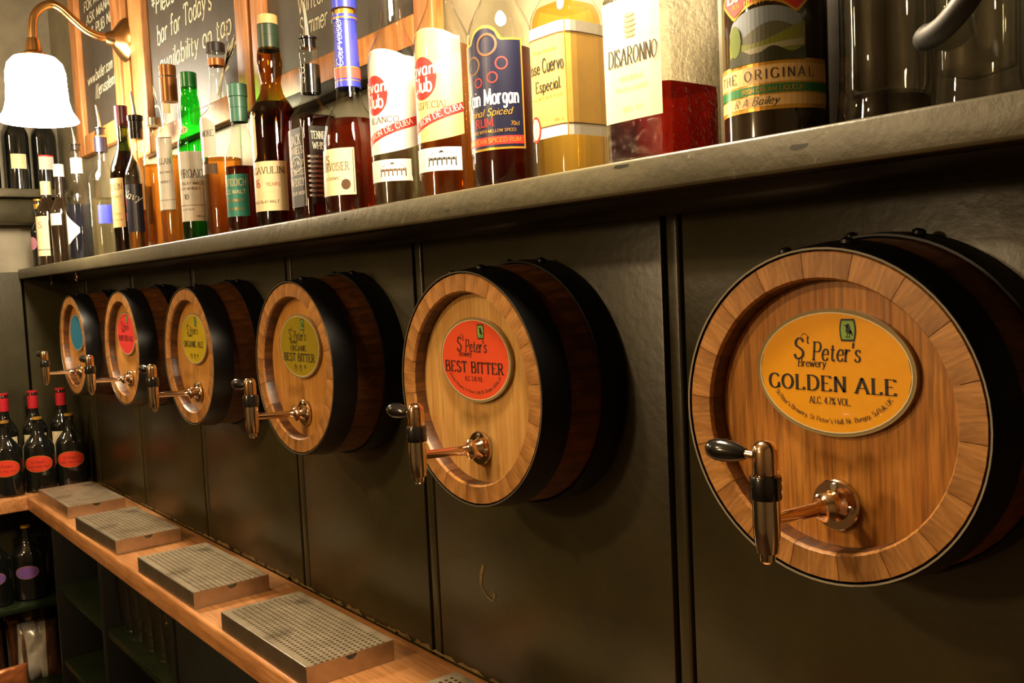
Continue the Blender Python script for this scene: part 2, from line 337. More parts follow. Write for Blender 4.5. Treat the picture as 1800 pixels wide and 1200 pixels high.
def text_quads(s, h, thick=0.12, thin=0.05, serif=True, slant=0.0, track=0.10, squeeze=1.0, jitter=0.0):
    """list of quads in (x, y), text centred on x, base line y=0, cap height h"""
    quads = []; x = 0.0
    def ribbon(pts):
        n = len(pts); offs = []
        for i in range(n):
            a = pts[max(i-1, 0)]; b = pts[min(i+1, n-1)]
            dx, dy = b[0]-a[0], b[1]-a[1]; L = math.hypot(dx, dy) or 1e-6
            wv = (thin+(thick-thin)*abs(dy)/L)*0.5
            offs.append((-dy/L*wv, dx/L*wv))
        for i in range(n-1):
            p, q = pts[i], pts[i+1]; o, r = offs[i], offs[i+1]
            quads.append([(p[0]+o[0], p[1]+o[1]), (p[0]-o[0], p[1]-o[1]), (q[0]-r[0], q[1]-r[1]), (q[0]+r[0], q[1]+r[1])])
    for c in s:
        st, wd = glyph(c); jy = random.uniform(-jitter, jitter)
        for sm, pts in st:
            P = [(x+a*squeeze, b+jy) for a, b in pts]
            if sm: ribbon(P)
            else:
                for a, b in zip(P, P[1:]): ribbon([a, b])
            if serif and c.isalpha():
                for e, f in ((0, 1), (-1, -2)):
                    p, q = P[e], P[f]
                    if abs(p[1]-q[1]) > 0.3 and (abs(p[1]) < .02 or p[1] > .58 or p[1] < -.2):
                        quads.append([(p[0]-.14, p[1]-.025), (p[0]+.14, p[1]-.025), (p[0]+.14, p[1]+.03), (p[0]-.14, p[1]+.03)])
        x += wd*squeeze+track
    w_ = x-track
    return [[((px-w_/2+slant*py)*h, py*h) for px, py in q] for q in quads], w_*h
def quads_mesh(name, quads, fn, mat, parent):
    """one mesh from 2D quads mapped to 3D by fn(u, v)"""
    vs, fs = [], []
    for q in quads:
        k = len(vs); vs += [fn(u, v) for u, v in q]; fs.append(tuple(range(k, k+len(q))))
    me = bpy.data.meshes.new(name); me.from_pydata(vs, [], fs); me.update()
    return link_mesh(name, me, mat, parent)
def shift(quads, du, dv, rot=0.0):
    c, s = math.cos(rot), math.sin(rot)
    return [[(u*c-v*s+du, u*s+v*c+dv) for u, v in q] for q in quads]
def arc_text(s, h, a, b, ang0, ang1, **k):
    """letters spread along the lower edge of an ellipse (a, b), reading left to right"""
    tot = [glyph(c)[1]+0.12 for c in s]; T = sum(tot); out = []; acc = 0
    for c, wd in zip(s, tot):
        t = ang0+(ang1-ang0)*(acc+wd/2)/T; acc += wd
        q, _ = text_quads(c, h, **k)
        tx, ty = -a*math.sin(t), b*math.cos(t)
        out += shift(q, a*math.cos(t), b*math.sin(t), math.atan2(ty, tx))
    return out
def strips(shape, n=14, m=1):
    """2D quads filling a shape given as (u0, u1, lo(u), hi(u))"""
    u0, u1, lo, hi = shape; out = []
    for i in range(n):
        a, b = u0+(u1-u0)*i/n, u0+(u1-u0)*(i+1)/n
        for j in range(m):
            f, g = j/m, (j+1)/m
            out.append([(a, lo(a)+(hi(a)-lo(a))*f), (b, lo(b)+(hi(b)-lo(b))*f), (b, lo(b)+(hi(b)-lo(b))*g), (a, lo(a)+(hi(a)-lo(a))*g)])
    return out
def R_(u0, u1, v0, v1): return (u0, u1, lambda u: v0, lambda u: v1)
def E_(cu, cv, a, b): 
    f = lambda u: b*math.sqrt(max(0.0, 1-((u-cu)/a)**2))
    return (cu-a, cu+a, lambda u: cv-f(u), lambda u: cv+f(u))

# ------------------------------------------------------------------ the room shell
def struct(o): o['kind'] = 'structure'; return o
XL, ZS, ZC = -3.5, 1.6285, 0.9            # left wall, top of the bottle shelf, top of the counter
struct(box('floor', -4.2, 1.6, -3.2, 0.15, -0.05, 0.0, M['floor']))
wall = struct(empty('wall_back', (0, 0, 0)))
box('core', -3.7, 1.4, 0.012, 0.13, 0.0, 3.0, M['panel'], wall)
grooves = [-0.19, -0.731, -1.2735, -1.7524, -2.2965, -2.7900, -3.29]
edges = [1.3]+grooves+[-3.5]
HB = 0.0125
for a, b in zip(edges, edges[1:]):
    hi = a-(HB+0.004 if a in grooves else 0); lo = b+(HB+0.004 if b in grooves else 0)
    box('panel', lo, hi, 0.0, 0.014, 0.55, 1.62, M['panel'], wall, 0.002)
for g in grooves:
    bm = bmesh.new(); add_box(bm, g-HB+0.003, g+HB-0.003, 0.0005, 0.014, 0.55, 1.62, 0.004, 3); obj('bead', bm, M['panel'], wall)
box('plaster', -3.5, 1.3, 0.0, 0.0125, 1.62, 3.0, M['plaster'], wall)
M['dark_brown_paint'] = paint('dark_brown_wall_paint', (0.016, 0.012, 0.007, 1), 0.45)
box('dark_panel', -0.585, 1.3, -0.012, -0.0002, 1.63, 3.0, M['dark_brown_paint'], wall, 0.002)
bm = bmesh.new()                                                        # worn paint along the counter
rr = random.Random(3); x = -3.45
while x < 0.3:
    h = rr.uniform(0.003, 0.010); wd = rr.uniform(0.03, 0.10)
    vs = [bm.verts.new(p) for p in ((x, -0.0006, ZC), (x+wd, -0.0006, ZC), (x+wd*.8, -0.0006, ZC+h), (x+wd*.45, -0.0006, ZC+h*.6), (x+wd*.2, -0.0006, ZC+h))]
    bm.faces.new(vs); x += wd*rr.uniform(0.7, 1.2)
M['wear'] = plain('scuffed_bare_wood', (0.20, 0.13, 0.045, 1), 0.6, 0, 0.4, 80)
obj('paint_wear', bm, M['wear'], wall, 0)
bm = bmesh.new()                                                        # the curved chip in the paint beside the second barrel
chip = [(-1.132, 1.082), (-1.139, 1.066), (-1.141, 1.05), (-1.136, 1.041), (-1.126, 1.034), (-1.113, 1.029), (-1.108, 1.036), (-1.107, 1.043)]
quads = []
for i in range(len(chip)-1):
    (a, b), (c, d) = chip[i], chip[i+1]; wv = 0.003 if i in (0, 1, 6) else 0.0012
    L = math.hypot(c-a, d-b); nx, nz = -(d-b)/L*wv, (c-a)/L*wv
    quads.append([(a+nx, b+nz), (a-nx, b-nz), (c-nx, d-nz), (c+nx, d+nz)])
bm.free(); quads_mesh('paint_chip', quads, lambda u, v: (u, -0.0007, v), M['wear'], wall)

lw = struct(empty('wall_left', (XL, -0.8, 0)))
def local(o, root): o.location = -Vector(root.location); return o
local(box('plaster', XL-0.12, XL, -3.2, 0.012, 1.62, 3.0, M['plaster_side'], lw), lw)
local(box('panel', XL-0.12, XL, -3.2, -0.150, 0.0, 1.62, M['panel'], lw), lw)
local(box('panel', XL-0.12, XL-0.004, -0.140, 0.012, 0.0, 1.62, M['panel'], lw), lw)

struct(box('ceiling', -3.7, 1.45, -3.2, 0.13, 3.0, 3.1, M['cream_wall'])); struct(box('wall_front', -3.7, 1.45, -3.3, -3.2, 0.0, 3.1, M['cream_wall'])); struct(box('wall_right', 1.4, 1.5, -3.2, 0.13, 0.0, 3.1, M['cream_wall']))

# the long painted bottle shelf
sh = empty('bottle_shelf', (-1.1, -0.07, ZS-0.03)); tag(sh, 'long worn grey-green wall shelf with a thick chipped nosing, carrying the front row of spirits', 'shelf')
bm = bmesh.new(); add_box(bm, XL+0.001, 1.25, -0.148, -0.001, ZS-0.022, ZS); local(obj('shelf_board', bm, M['shelf'], sh), sh)
bm = bmesh.new(); add_box(bm, XL+0.001, 1.25, -0.156, -0.1475, ZS-0.033, ZS+0.0005, 0.0035, 3)
local(obj('nosing', bm, M['shelf'], sh), sh)
bm = bmesh.new()
prof = [(-0.001, 1.583), (-0.018, 1.588), (-0.026, 1.596), (-0.03, ZS-0.0225), (-0.001, ZS-0.0225)]
va = [bm.verts.new((XL+0.001, y, z)) for y, z in prof]; vb = [bm.verts.new((1.25, y, z)) for y, z in prof]
for i in range(len(prof)):
    j = (i+1) % len(prof); bm.faces.new((va[i], va[j], vb[j], vb[i]))
bm.faces.new(va); bm.faces.new(vb[::-1]); bmesh.ops.recalc_face_normals(bm, faces=bm.faces)
local(obj('cove_moulding', bm, M['panel'], sh), sh)
for hx, hy in ((-3.36, -0.086), (-2.83, -0.137)):
    pts = [(hx, hy, ZS-0.022), (hx, hy, ZS-0.04)]+[(hx+0.009*math.sin(t), hy, ZS-0.049+0.009*math.cos(t)) for t in [0.3+0.5*i for i in range(9)]]
    h = tube('cup_hook', pts, 0.0022, M['brass']); tag(h, 'small brass cup hook under the shelf, %s' % ('nearer the left wall' if hx < -3 else 'above the barrel with the blue label'), 'hook', 'brass cup hooks under the shelf')

for k, (cx, cz, cw, chh) in enumerate(((-0.452, ZS-.014, .010, .004), (-0.655, ZS-.005, .012, .003), (-0.96, ZS-.022, .007, .003), (-1.22, ZS-.012, .006, .0025))):
    bm = bmesh.new(); bm.faces.new([bm.verts.new((cx+cw*a, -0.15625, cz+chh*b)) for a, b in ((-.9, -.1), (-.2, -.6), (.7, -.3), (1, .4), (.2, .5), (-.6, .6))])
    local(obj('paint_chip', bm, M['black_wood'], sh, 0), sh)

# shelf on the left wall
ls = empty('side_shelf', (XL+0.075, -0.5, 1.858)); tag(ls, 'short grey shelf fixed to the left wall under the lit lamp, holding dark bottles', 'shelf')
local(box('shelf_board', XL+0.001, XL+0.15, -1.3, -0.004, 1.858, 1.885, M['shelf'], ls, 0.003), ls)
local(box('support_rail', XL+0.001, XL+0.11, -1.3, -0.01, 1.775, 1.8575, M['panel'], ls, 0.01), ls)

# counters
ct = empty('tap_counter', (-1.2, -0.11, ZC-0.045)); tag(ct, 'long orange wooden counter under the barrels with a rounded front edge, carrying the drip trays', 'counter')
local(box('worktop', -3.262, 1.2, -0.228, -0.002, ZC-0.047, ZC, M['counter'], ct, 0.006, 3), ct)
cc = empty('corner_counter', (-3.38, -0.7, ZC-0.04)); tag(cc, 'orange wooden side counter along the left wall with dark beer bottles on it', 'counter')
local(box('worktop', XL+0.001, -3.264, -1.5, -0.002, ZC-0.046, ZC, M['counter'], cc, 0.004, 3), cc)

# open shelving below the tap counter
uc = empty('glass_cupboard', (-2.5, -0.1, 0.0)); tag(uc, 'dark open cupboard below the counter with green shelves of pint glasses', 'cupboard')
def part(o, root): return local(o, root)
for px0, px1 in ((-3.075, -3.055), (-2.565, -2.535), (-2.01, -1.985)):
    part(box('upright', px0, px1, -0.205, -0.002, 0.0, ZC-0.0475, M['black_wood'], uc, 0.002), uc)
for a, b in ((-3.0545, -2.5655), (-2.5345, -2.0105)):
    part(box('green_shelf', a, b, -0.20, -0.003, 0.635, 0.655, M['green_shelf'], uc, 0.002), uc)
    part(box('green_shelf', a, b, -0.20, -0.003, 0.40, 0.42, M['green_shelf'], uc, 0.002), uc)
    part(box('green_shelf', a, b, -0.20, -0.003, 0.06, 0.08, M['green_shelf'], uc, 0.002), uc)
fr_ = empty('black_cabinet', (-1.2, -0.1, 0.0)); tag(fr_, 'plain black cabinet front below the counter, beside the cupboard of glasses', 'cabinet')
part(box('body', -1.984, 1.15, -0.185, -0.003, 0.0, ZC-0.0475, M['black_wood'], fr_, 0.002), fr_)
for k in range(5):
    d = part(box('door', -1.975+k*0.62, -1.365+k*0.62, -0.203, -0.1855, 0.08, ZC-0.06, M['black_wood'], fr_, 0.003), fr_)
    hd = box('handle', -1.40+k*0.62, -1.392+k*0.62, -0.212, -0.2032, 0.6, 0.70, M['steel_dark'], d, 0.002)

sc_ = empty('side_cupboard', (-3.38, -0.6, 0.0)); tag(sc_, 'dark open cupboard below the side counter, holding bottles above and snack packets below', 'cupboard')
part(box('upright', XL+0.001, -3.27, -0.135, -0.115, 0.0, ZC-0.0475, M['black_wood'], sc_, 0.002), sc_)
part(box('upright', XL+0.001, -3.27, -0.92, -0.90, 0.0, ZC-0.0475, M['black_wood'], sc_, 0.002), sc_)
for z in (0.548, 0.275):
    part(box('green_shelf', XL+0.001, -3.272, -0.8995, -0.1355, z-0.018, z, M['green_shelf'], sc_, 0.002), sc_)

# ------------------------------------------------------------------ chalkboards
def framed_board(x0, x1, z0, z1, fl, fr, fb, label, bottom_strip=False):
    root = empty('chalkboard', ((x0+x1)/2, -0.001, z0)); tag(root, label, 'chalkboard', 'framed chalkboards above the shelf')
    L = lambda o: local(o, root)
    L(box('slate', x0+fl*.6, x1-fr*.6, -0.010, -0.001, z0+fb*.6, z1, M['slate'], root))
    L(box('frame_stile', x0, x0+fl, -0.026, -0.0012, z0, z1, M['frame'], root, 0.004, 3))
    L(box('frame_stile', x1-fr, x1, -0.026, -0.0012, z0, z1, M['frame'], root, 0.004, 3))
    L(box('frame_rail', x0+fl+.0005, x1-fr-.0005, -0.024, -0.0012, z0, z0+fb, M['frame'], root, 0.004, 3))
    if bottom_strip: L(box('dark_strip', x0, x1, -0.035, -0.0012, z0-0.026, z0-0.0005, M['black_wood'], root, 0.003))  # thin black strip along the underside of the bottom rail
    return root
def chalk(root, lines, mat=None, th=1.0):
    for s, h, ux, vz, wdt, slope in lines:
        whole = text_quads(s, h, 0.11, 0.085, False, 0.12, 0.07, 1.0, 0.03)[1]; k = wdt/whole; u0 = 0.0
        for word in s.split(' '):                                       # each word its own piece
            q, wd = text_quads(word, h, 0.11*th, 0.085*th, False, 0.12, 0.07, 1.0, 0.03)
            c = u0+wd/2
            o = quads_mesh('chalk_writing', q, lambda u, v: (ux+(c+u)*k, -0.0106, vz+v+(c+u)*k*slope), mat or M['chalk'], root)
            local(o, root); u0 += wd+0.50*h
b1 = framed_board(-3.15, -2.665, 1.96, 2.95, 0.075, 0.055, 0.06, 'narrow chalkboard with chalk notes behind the lit wall lamp')
chalk(b1, [('FOR MORE', 0.028, -3.023, 2.381, 0.22, 0.0), ('ASK MANAGER', 0.028, -3.008, 2.339, 0.33, 0.0), ('& PUB NEWS', 0.029, -2.965, 2.295, 0.292, 0.0),
           ('www.butler.com', 0.032, -3.039, 2.165, 0.26, 0.02), ('//jerusalemtavern', 0.034, -2.965, 2.121, 0.30, 0.01)], th=1.25)
b2 = framed_board(-2.565, -1.822, 1.885, 2.95, 0.105, 0.056, 0.055, 'large chalkboard reading bar for Todays availability on tap in cream chalk')
chalk(b2, [('*Please ask at the', 0.047, -2.425, 2.221, 0.50, 0.0), ("bar for Today's", 0.048, -2.396, 2.146, 0.365, 0.0), ('availability on tap *', 0.046, -2.392, 2.074, 0.512, -0.01)], th=1.1)
q = []
def stem_line(pts, wv=0.003):
    P = spline([(a, b, 0) for a, b in pts], 4)
    for a, b in zip(P, P[1:]):
        d = (b-a).normalized(); n = Vector((-d.y, d.x, 0))*wv
        q.append([(a.x+n.x, a.y+n.y), (a.x-n.x, a.y-n.y), (b.x-n.x, b.y-n.y), (b.x+n.x, b.y+n.y)])
for bx, bz, s in ((-2.03, 1.955, 1.0), (-2.02, 1.945, 0.62), (-2.40, 1.95, -0.5)):      # chalk ears of barley
    q.clear(); stem_line([(bx, bz), (bx+0.035*s, bz+0.045), (bx+0.10*s, bz+0.075*abs(s)**.5)])
    for k in range(6):
        t = k/6; cx, cz = bx+(0.05+0.05*t)*s, bz+0.05+0.03*t
        stem_line([(cx, cz), (cx+0.02*s, cz+0.014), (cx+0.035*s, cz+0.018)], 0.002); stem_line([(cx, cz), (cx+0.012*s, cz+0.02), (cx+0.02*s, cz+0.032)], 0.002)
    local(quads_mesh('chalk_drawing', q, lambda u, v: (u, -0.0106, v), M['chalk'], b2), b2)
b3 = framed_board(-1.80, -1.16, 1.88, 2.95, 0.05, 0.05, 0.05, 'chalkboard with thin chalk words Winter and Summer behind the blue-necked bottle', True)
chalk(b3, [('Winter Ales', 0.034, -1.619, 2.028, 0.19, 0.0), ('Summer Ale', 0.034, -1.617, 1.986, 0.17, -0.01)], th=0.8)
post = tag(box('wall_post', -2.660, -2.600, -0.020, -0.001, 1.64, 2.95, M['frame'], None, 0.003), 'narrow brown wooden post between two chalkboards, carrying the lamp bracket', 'post')

# ------------------------------------------------------------------ the wall lamp
lamp = empty('wall_lamp', (-2.61, -0.0205, 2.205)); tag(lamp, 'lit white bell-shaped glass wall lamp on a curved brass arm', 'lamp')
LX = -2.61
mt = Matrix.Translation((LX, -0.0205, 2.205)) @ Matrix.Rotation(PI/2, 4, 'X')
bm = bmesh.new(); add_lathe(bm, [(0, 0), (0.056, 0), (0.058, 0.004), (0.052, 0.012), (0.036, 0.024), (0.022, 0.034), (0.018, 0.046), (0.014, 0.054), (0, 0.056)], 28, mtx=mt); local(obj('wall_rose', bm, M['brass'], lamp), lamp)
arm = [(LX, -0.066, 2.206), (LX, -0.09, 2.207), (LX, -0.122, 2.219), (LX, -0.155, 2.246), (LX, -0.178, 2.266), (LX, -0.20, 2.274), (LX, -0.225, 2.262), (LX, -0.243, 2.238), (LX, -0.249, 2.205), (LX, -0.25, 2.165)]
local(tube('arm', spline(arm, 5), 0.0105, M['brass'], lamp, 14), lamp)
mt = Matrix.Translation((LX, -0.25, 0))
bm = bmesh.new(); add_lathe(bm, [(0, 2.182), (0.014, 2.182), (0.016, 2.176), (0.02, 2.150), (0.032, 2.142), (0.033, 2.132), (0, 2.131)], 24, mtx=mt); local(obj('fitter', bm, M['brass'], lamp), lamp)
bm = bmesh.new()
sp = [(0.03, 2.138), (0.05, 2.133), (0.064, 2.118), (0.070, 2.095), (0.071, 2.06), (0.073, 2.025), (0.079, 2.0), (0.089, 1.984), (0.094, 1.974), (0.092, 1.973), (0.085, 1.983), (0.074, 2.002), (0.069, 2.03), (0.067, 2.09), (0.06, 2.115), (0.046, 2.129), (0.03, 2.134)]
add_lathe(bm, sp, 36, mtx=mt); local(obj('shade', bm, M['shade'], lamp), lamp)

# ------------------------------------------------------------------ barrels
NST = 18
def stave_mesh(R):
    bm = bmesh.new(); d = PI/NST-0.0022; K = 3
    prof = [(R-0.0245, 0.0035), (R-0.0225, 0.0), (R-0.001, 0.0), (R, 0.002), (R+0.0045, 0.034), (R+0.009, 0.075), (R+0.011, 0.105), (R+0.011, 0.1285), (R-0.02, 0.1285), (R-0.026, 0.019)]
    rows = []
    for k in range(K+1):
        t = -d+2*d*k/K
        rows.append([bm.verts.new((r*math.sin(t), y, r*math.cos(t))) for r, y in prof])
    n = len(prof)
    for a, b in zip(rows, rows[1:]):
        for i in range(n): bm.faces.new((a[i], a[(i+1) % n], b[(i+1) % n], b[i]))
    bm.faces.new(rows[0]); bm.faces.new(rows[-1][::-1]); bmesh.ops.recalc_face_normals(bm, faces=bm.faces)
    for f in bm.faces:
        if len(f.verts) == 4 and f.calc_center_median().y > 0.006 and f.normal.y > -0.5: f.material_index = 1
    return finish(bm, 'stave', 40)
def ring_mesh(name, pts, segs=72):
    bm = bmesh.new(); rings = []
    for i in range(segs):
        t = 2*PI*i/segs; rings.append([bm.verts.new((r*math.sin(t), y, r*math.cos(t))) for r, y in pts])
    n = len(pts)
    for i in range(segs):
        a, b = rings[i], rings[(i+1) % segs]
        for k in range(n): bm.faces.new((a[k], a[(k+1) % n], b[(k+1) % n], b[k]))
    bmesh.ops.recalc_face_normals(bm, faces=bm.faces); return finish(bm, name, 35)
def disc(name, r, y0, y1, mat, parent, segs=48, sx=1.0, sz=1.0, cx=0.0, cz=0.0, bev=0.0):
    bm = bmesh.new()
    mtx = Matrix.Translation((cx, y0, cz)) @ Matrix.Diagonal((sx, 1, sz, 1)) @ Matrix.Rotation(-PI/2, 4, 'X')
    h = y1-y0
    add_lathe(bm, [(0, 0), (r-bev, 0), (r, bev), (r, h), (0, h)], segs, mtx=mtx); bmesh.ops.recalc_face_normals(bm, faces=bm.faces)
    return obj(name, bm, mat, parent, 35)
def tap_parts(root, R, s=1.0):
    """a polished beer tap on the lower half of the head: stem, body, handle; local origin = barrel centre on the wall"""
    fz = -0.079; hy = -0.112
    st = disc('tap_flange', 0.0225, hy-0.0035, hy-0.0003, M['copper'], root, 32, cz=fz, cx=0.004, bev=0.001)
    for sx_, sz_ in ((-0.015, 0.002), (0.015, -0.002), (0.0, 0.0165)):
        sc = disc('screw', 0.0036, hy-0.0052, hy-0.0036, M['screw'], st, 12, cx=0.004+sx_, cz=fz+sz_, bev=0.0008)
    yb = -0.207
    bm = bmesh.new(); mx = along((0.004, hy-0.0036, fz), (0.0, yb, fz+0.004)); L = abs(yb-hy)-0.004
    add_lathe(bm, [(0, 0), (0.014, 0), (0.0115, 0.004), (0.010, 0.009), (0.0128, 0.011), (0.0128, 0.0145), (0.009, 0.017), (0.0068, 0.021), (0.0062, 0.03), (0.0055, L-0.012), (0.0055, L)], 20, mtx=mx)
    obj('tap_stem', bm, M['copper'], root, 35)
    m2 = Matrix.Translation((0, yb, fz))
    bm = bmesh.new(); add_lathe(bm, [(0, -0.031), (0.0045, -0.031), (0.0062, -0.029), (0.0066, -0.023), (0.0088, -0.022), (0.0105, -0.012), (0.0112, 0.0), (0.0112, 0.022), (0, 0.022)], 24, mtx=m2)
    tb = obj('tap_body', bm, M['chrome'], root, 35)
    bm = bmesh.new(); add_lathe(bm, [(0, 0.0222), (0.0125, 0.0222), (0.013, 0.0235), (0.013, 0.0395), (0.0122, 0.0412), (0, 0.0412)], 24, mtx=m2); obj('collar', bm, M['black_plastic'], tb)
    bm = bmesh.new(); add_lathe(bm, [(0, 0.0413), (0.0098, 0.0413), (0.0102, 0.043), (0.0102, 0.061), (0.0092, 0.0655), (0.006, 0.069), (0, 0.0705)], 24, mtx=m2); obj('tap_head', bm, M['copper'], tb, 50)
    m3 = along((-0.0095, yb, fz+0.0565), (-0.05, yb-0.004, fz+0.0585))
    bm = bmesh.new(); add_lathe(bm, [(0, 0), (0.0036, 0), (0.0036, 0.010), (0, 0.010)], 14, mtx=m3); obj('handle_shank', bm, M['copper'], tb)
    bm = bmesh.new(); add_lathe(bm, [(0, 0.0085), (0.0045, 0.0087), (0.0062, 0.012), (0.0085, 0.02), (0.0098, 0.03), (0.0094, 0.037), (0.0072, 0.043), (0.0035, 0.0462), (0, 0.047)], 20, mtx=m3); obj('handle', bm, M['black_plastic'], tb, 60)

def emblem(parent, cx, cz, s, y):
    """a small upright barrel-shaped badge with a black bird standing in it"""
    f = lambda u, v: (cx+u*s, y, cz+v*s)
    w1 = lambda v: 0.40+0.10*(1-(v/0.62)**2)
    sh1 = lambda k: [[(-w1(v0)*k, v0*k), (w1(v0)*k, v0*k), (w1(v1)*k, v1*k), (-w1(v1)*k, v1*k)] for v0, v1 in ((-0.62+1.24*i/8, -0.62+1.24*(i+1)/8) for i in range(8))]
    quads_mesh('emblem_border', sh1(1.0), f, M['ink'], parent)
    f2 = lambda u, v: (cx+u*s, y-0.0001, cz+v*s)
    quads_mesh('emblem_field', sh1(0.82), f2, M['green_ink'], parent)
    f3 = lambda u, v: (cx+u*s, y-0.0002, cz+v*s)
    bird = [[(-.12, .22), (-.02, .12), (.10, .34), (-.02, .36)], [(-.24, .25), (-.10, .20), (-.06, .27), (-.10, .29)], [(-.10, .16), (.10, .32), (.24, -.08), (-.12, -.06)],
            [(-.12, -.06), (.24, -.08), (.20, -.20), (-.04, -.20)], [(.08, -.06), (.24, -.04), (.34, -.30), (.24, -.28)], [(-.02, -.2), (.02, -.2), (-.02, -.36), (-.06, -.36)],
            [(.1, -.2), (.14, -.2), (.12, -.36), (.08, -.36)], [(-.14, -.36), (.2, -.36), (.2, -.41), (-.14, -.41)]]
    quads_mesh('emblem_bird', bird, f3, M['ink'], parent)

def make_barrel(x, z, R, head_cols, lab_col, lines, label, arc=True, text=True, lab_off=(0.004, 0.037), marks=False, rim_cols=None):
    root = empty('beer_barrel', (x, -0.0015, z)); tag(root, label, 'barrel', 'wall barrels with taps')
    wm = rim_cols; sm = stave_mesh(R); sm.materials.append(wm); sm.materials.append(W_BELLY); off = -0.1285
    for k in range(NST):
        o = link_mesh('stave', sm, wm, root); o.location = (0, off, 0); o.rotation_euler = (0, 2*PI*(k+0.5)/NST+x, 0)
    for a, b in ((-0.0005, 0.040), (0.088, 0.1275)):
        g = lambda y: R+0.0005+0.012*min(1, max(0, y)/0.1)**0.8+(0.0 if y < 0.09 else 0.0003)
        pts = [(g(a)+0.0003, a), (g(a)+0.0026, a), (g((a+b)/2)+0.0028, (a+b)/2), (g(b)+0.0026, b), (g(b)+0.0003, b)]
        hp = link_mesh('hoop', ring_mesh('hoop', pts), M['hoop'], root); hp.location = (0, off, 0)
        for t in (-0.30, 0.12) if a < 0.05 else (-0.2, 0.22):
            rm = bmesh.new(); mid = (a+b)/2
            mx = Matrix.Rotation(t, 4, 'Y') @ Matrix.Translation((0, mid, g(mid)+0.0026))
            add_lathe(rm, [(0, 0), (0.0062, 0), (0.0058, 0.003), (0.003, 0.0048), (0, 0.005)], 12, mtx=mx); obj('rivet', rm, M['hoop'], hp)
        if a < 0.05:
            lp = ring_mesh('hoop_lip', [(R+0.0012, a-0.0004), (R+0.0028, a-0.0006), (R+0.0028, a+0.0012), (R+0.0012, a+0.0004)])
            lo = link_mesh('hoop_lip', lp, M['lip'], hp)
    hd = disc('barrel_head', R-0.0255, -0.1095, -0.098, wood('barrel_head_wood', head_cols[0], head_cols[1], (85, 20, 4.0), 0.36, 0.40 if R < 0.143 and x > -1 else 0.16, 0, 0.25), root, 56)
    cu, cv = lab_off
    pl = disc('label_plate', 1.0, -0.1155, -0.1098, M['bezel'], root, 64, 0.0765, 0.0555, cu, cv)
    fm = plain('label_face_'+label.split()[2], lab_col, 0.28, 0, 0.04, 60, coat=0.35)
    quads_mesh('label_face', strips(E_(0, 0, 0.0725, 0.0515), 40), lambda u, v: (cu+u, -0.1157, cv+v), fm, pl)
    quads_mesh('label_border', [[(0.0735*math.cos(a), 0.0525*math.sin(a)), (0.0725*math.cos(a), 0.0515*math.sin(a)), (0.0725*math.cos(b), 0.0515*math.sin(b)), (0.0735*math.cos(b), 0.0525*math.sin(b))]
               for a, b in ((2*PI*i/48, 2*PI*(i+1)/48) for i in range(48))], lambda u, v: (cu+u, -0.1158, cv+v), M['cream'], pl)
    f = lambda u, v: (cu+u, -0.1160, cv+v)
    if text:
        q = []
        def put(s, h, u, v, **k):
            w_ = k.pop('w', None) if 'w' in k else None
            t, wd = text_quads(s, h, **k)
            if w_: t = [[(a*w_/wd, b) for a, b in z] for z in t]
            q.extend(shift(t, u, v))
        put('S', 0.0180, -0.0320, 0.0115, w=.011, thick=.15, thin=.05, slant=.12)
        put('t', 0.0080, -0.0225, 0.0250, thick=.14, thin=.06, slant=.1)
        q.extend([[(u0, v0), (u0, v0+.0006), (u1, v1+.0006), (u1, v1)] for (u0, v0), (u1, v1) in (((-.0295, .0300), (-.0280, .0325)), ((-.0280, .0325), (-.0255, .0333)), ((-.0255, .0333), (-.0228, .0318)))])
        put("Peter's", 0.0158, 0.0050, 0.0105, w=.046, thick=.15, thin=.05, slant=.12, track=.06)
        put('Brewery', 0.0070, -0.0190, 0.0045, w=.028, thick=.15, thin=.06, slant=.12, track=.06)
        for s, h, v, k in lines: put(s, h, -0.002, v, **dict(k))
        quads_mesh('lettering', q, f, M['ink'], pl)
        if arc:
            quads_mesh('small_lettering', arc_text("St Peter's Brewery, St Peter's Hall, Nr. Bungay, Suffolk, U.K.", 0.0042, 0.0635, 0.0440, PI+0.46, 2*PI-0.47, thick=.14, thin=.07, serif=False, slant=0), f, M['brown_ink'], pl)
        if marks:
            qq = []
            for mu in (-0.017, 0.002, 0.019):
                qq += [[(mu+.0055*math.cos(a), -.0375+.006*math.sin(a)), (mu+.0045*math.cos(a), -.0375+.005*math.sin(a)), (mu+.0045*math.cos(b), -.0375+.005*math.sin(b)), (mu+.0055*math.cos(b), -.0375+.006*math.sin(b))] for a, b in ((2*PI*i/12, 2*PI*(i+1)/12) for i in range(12 if mu < .015 else 5))]
                qq += [[(mu-.001, -.039), (mu+.001, -.039), (mu+.0012, -.032), (mu-.0012, -.032)], [(mu-.003, -.036), (mu+.003, -.036), (mu+.003, -.0352), (mu-.003, -.0352)]]
            quads_mesh('small_marks', qq, f, M['brown_ink'], pl)
        emblem(pl, cu+0.0165, cv+0.0372, 0.0155, -0.1160)
    tap_parts(root, R)
    return root
BIG = dict(thick=.19, thin=.06, track=.16)
W_BELLY = wood('shaded_stave_wood', rgb(74, 42, 18), rgb(116, 70, 32), (40, 9, 40), 0.4, 0.35, 0.2)  # stave sides coloured darker than the rim, grazing shade put into the wood colour
W_RIM = wood('stave_wood', rgb(150, 98, 44), rgb(206, 150, 84), (60, 60, 9), 0.4, 0.30, 0.16)
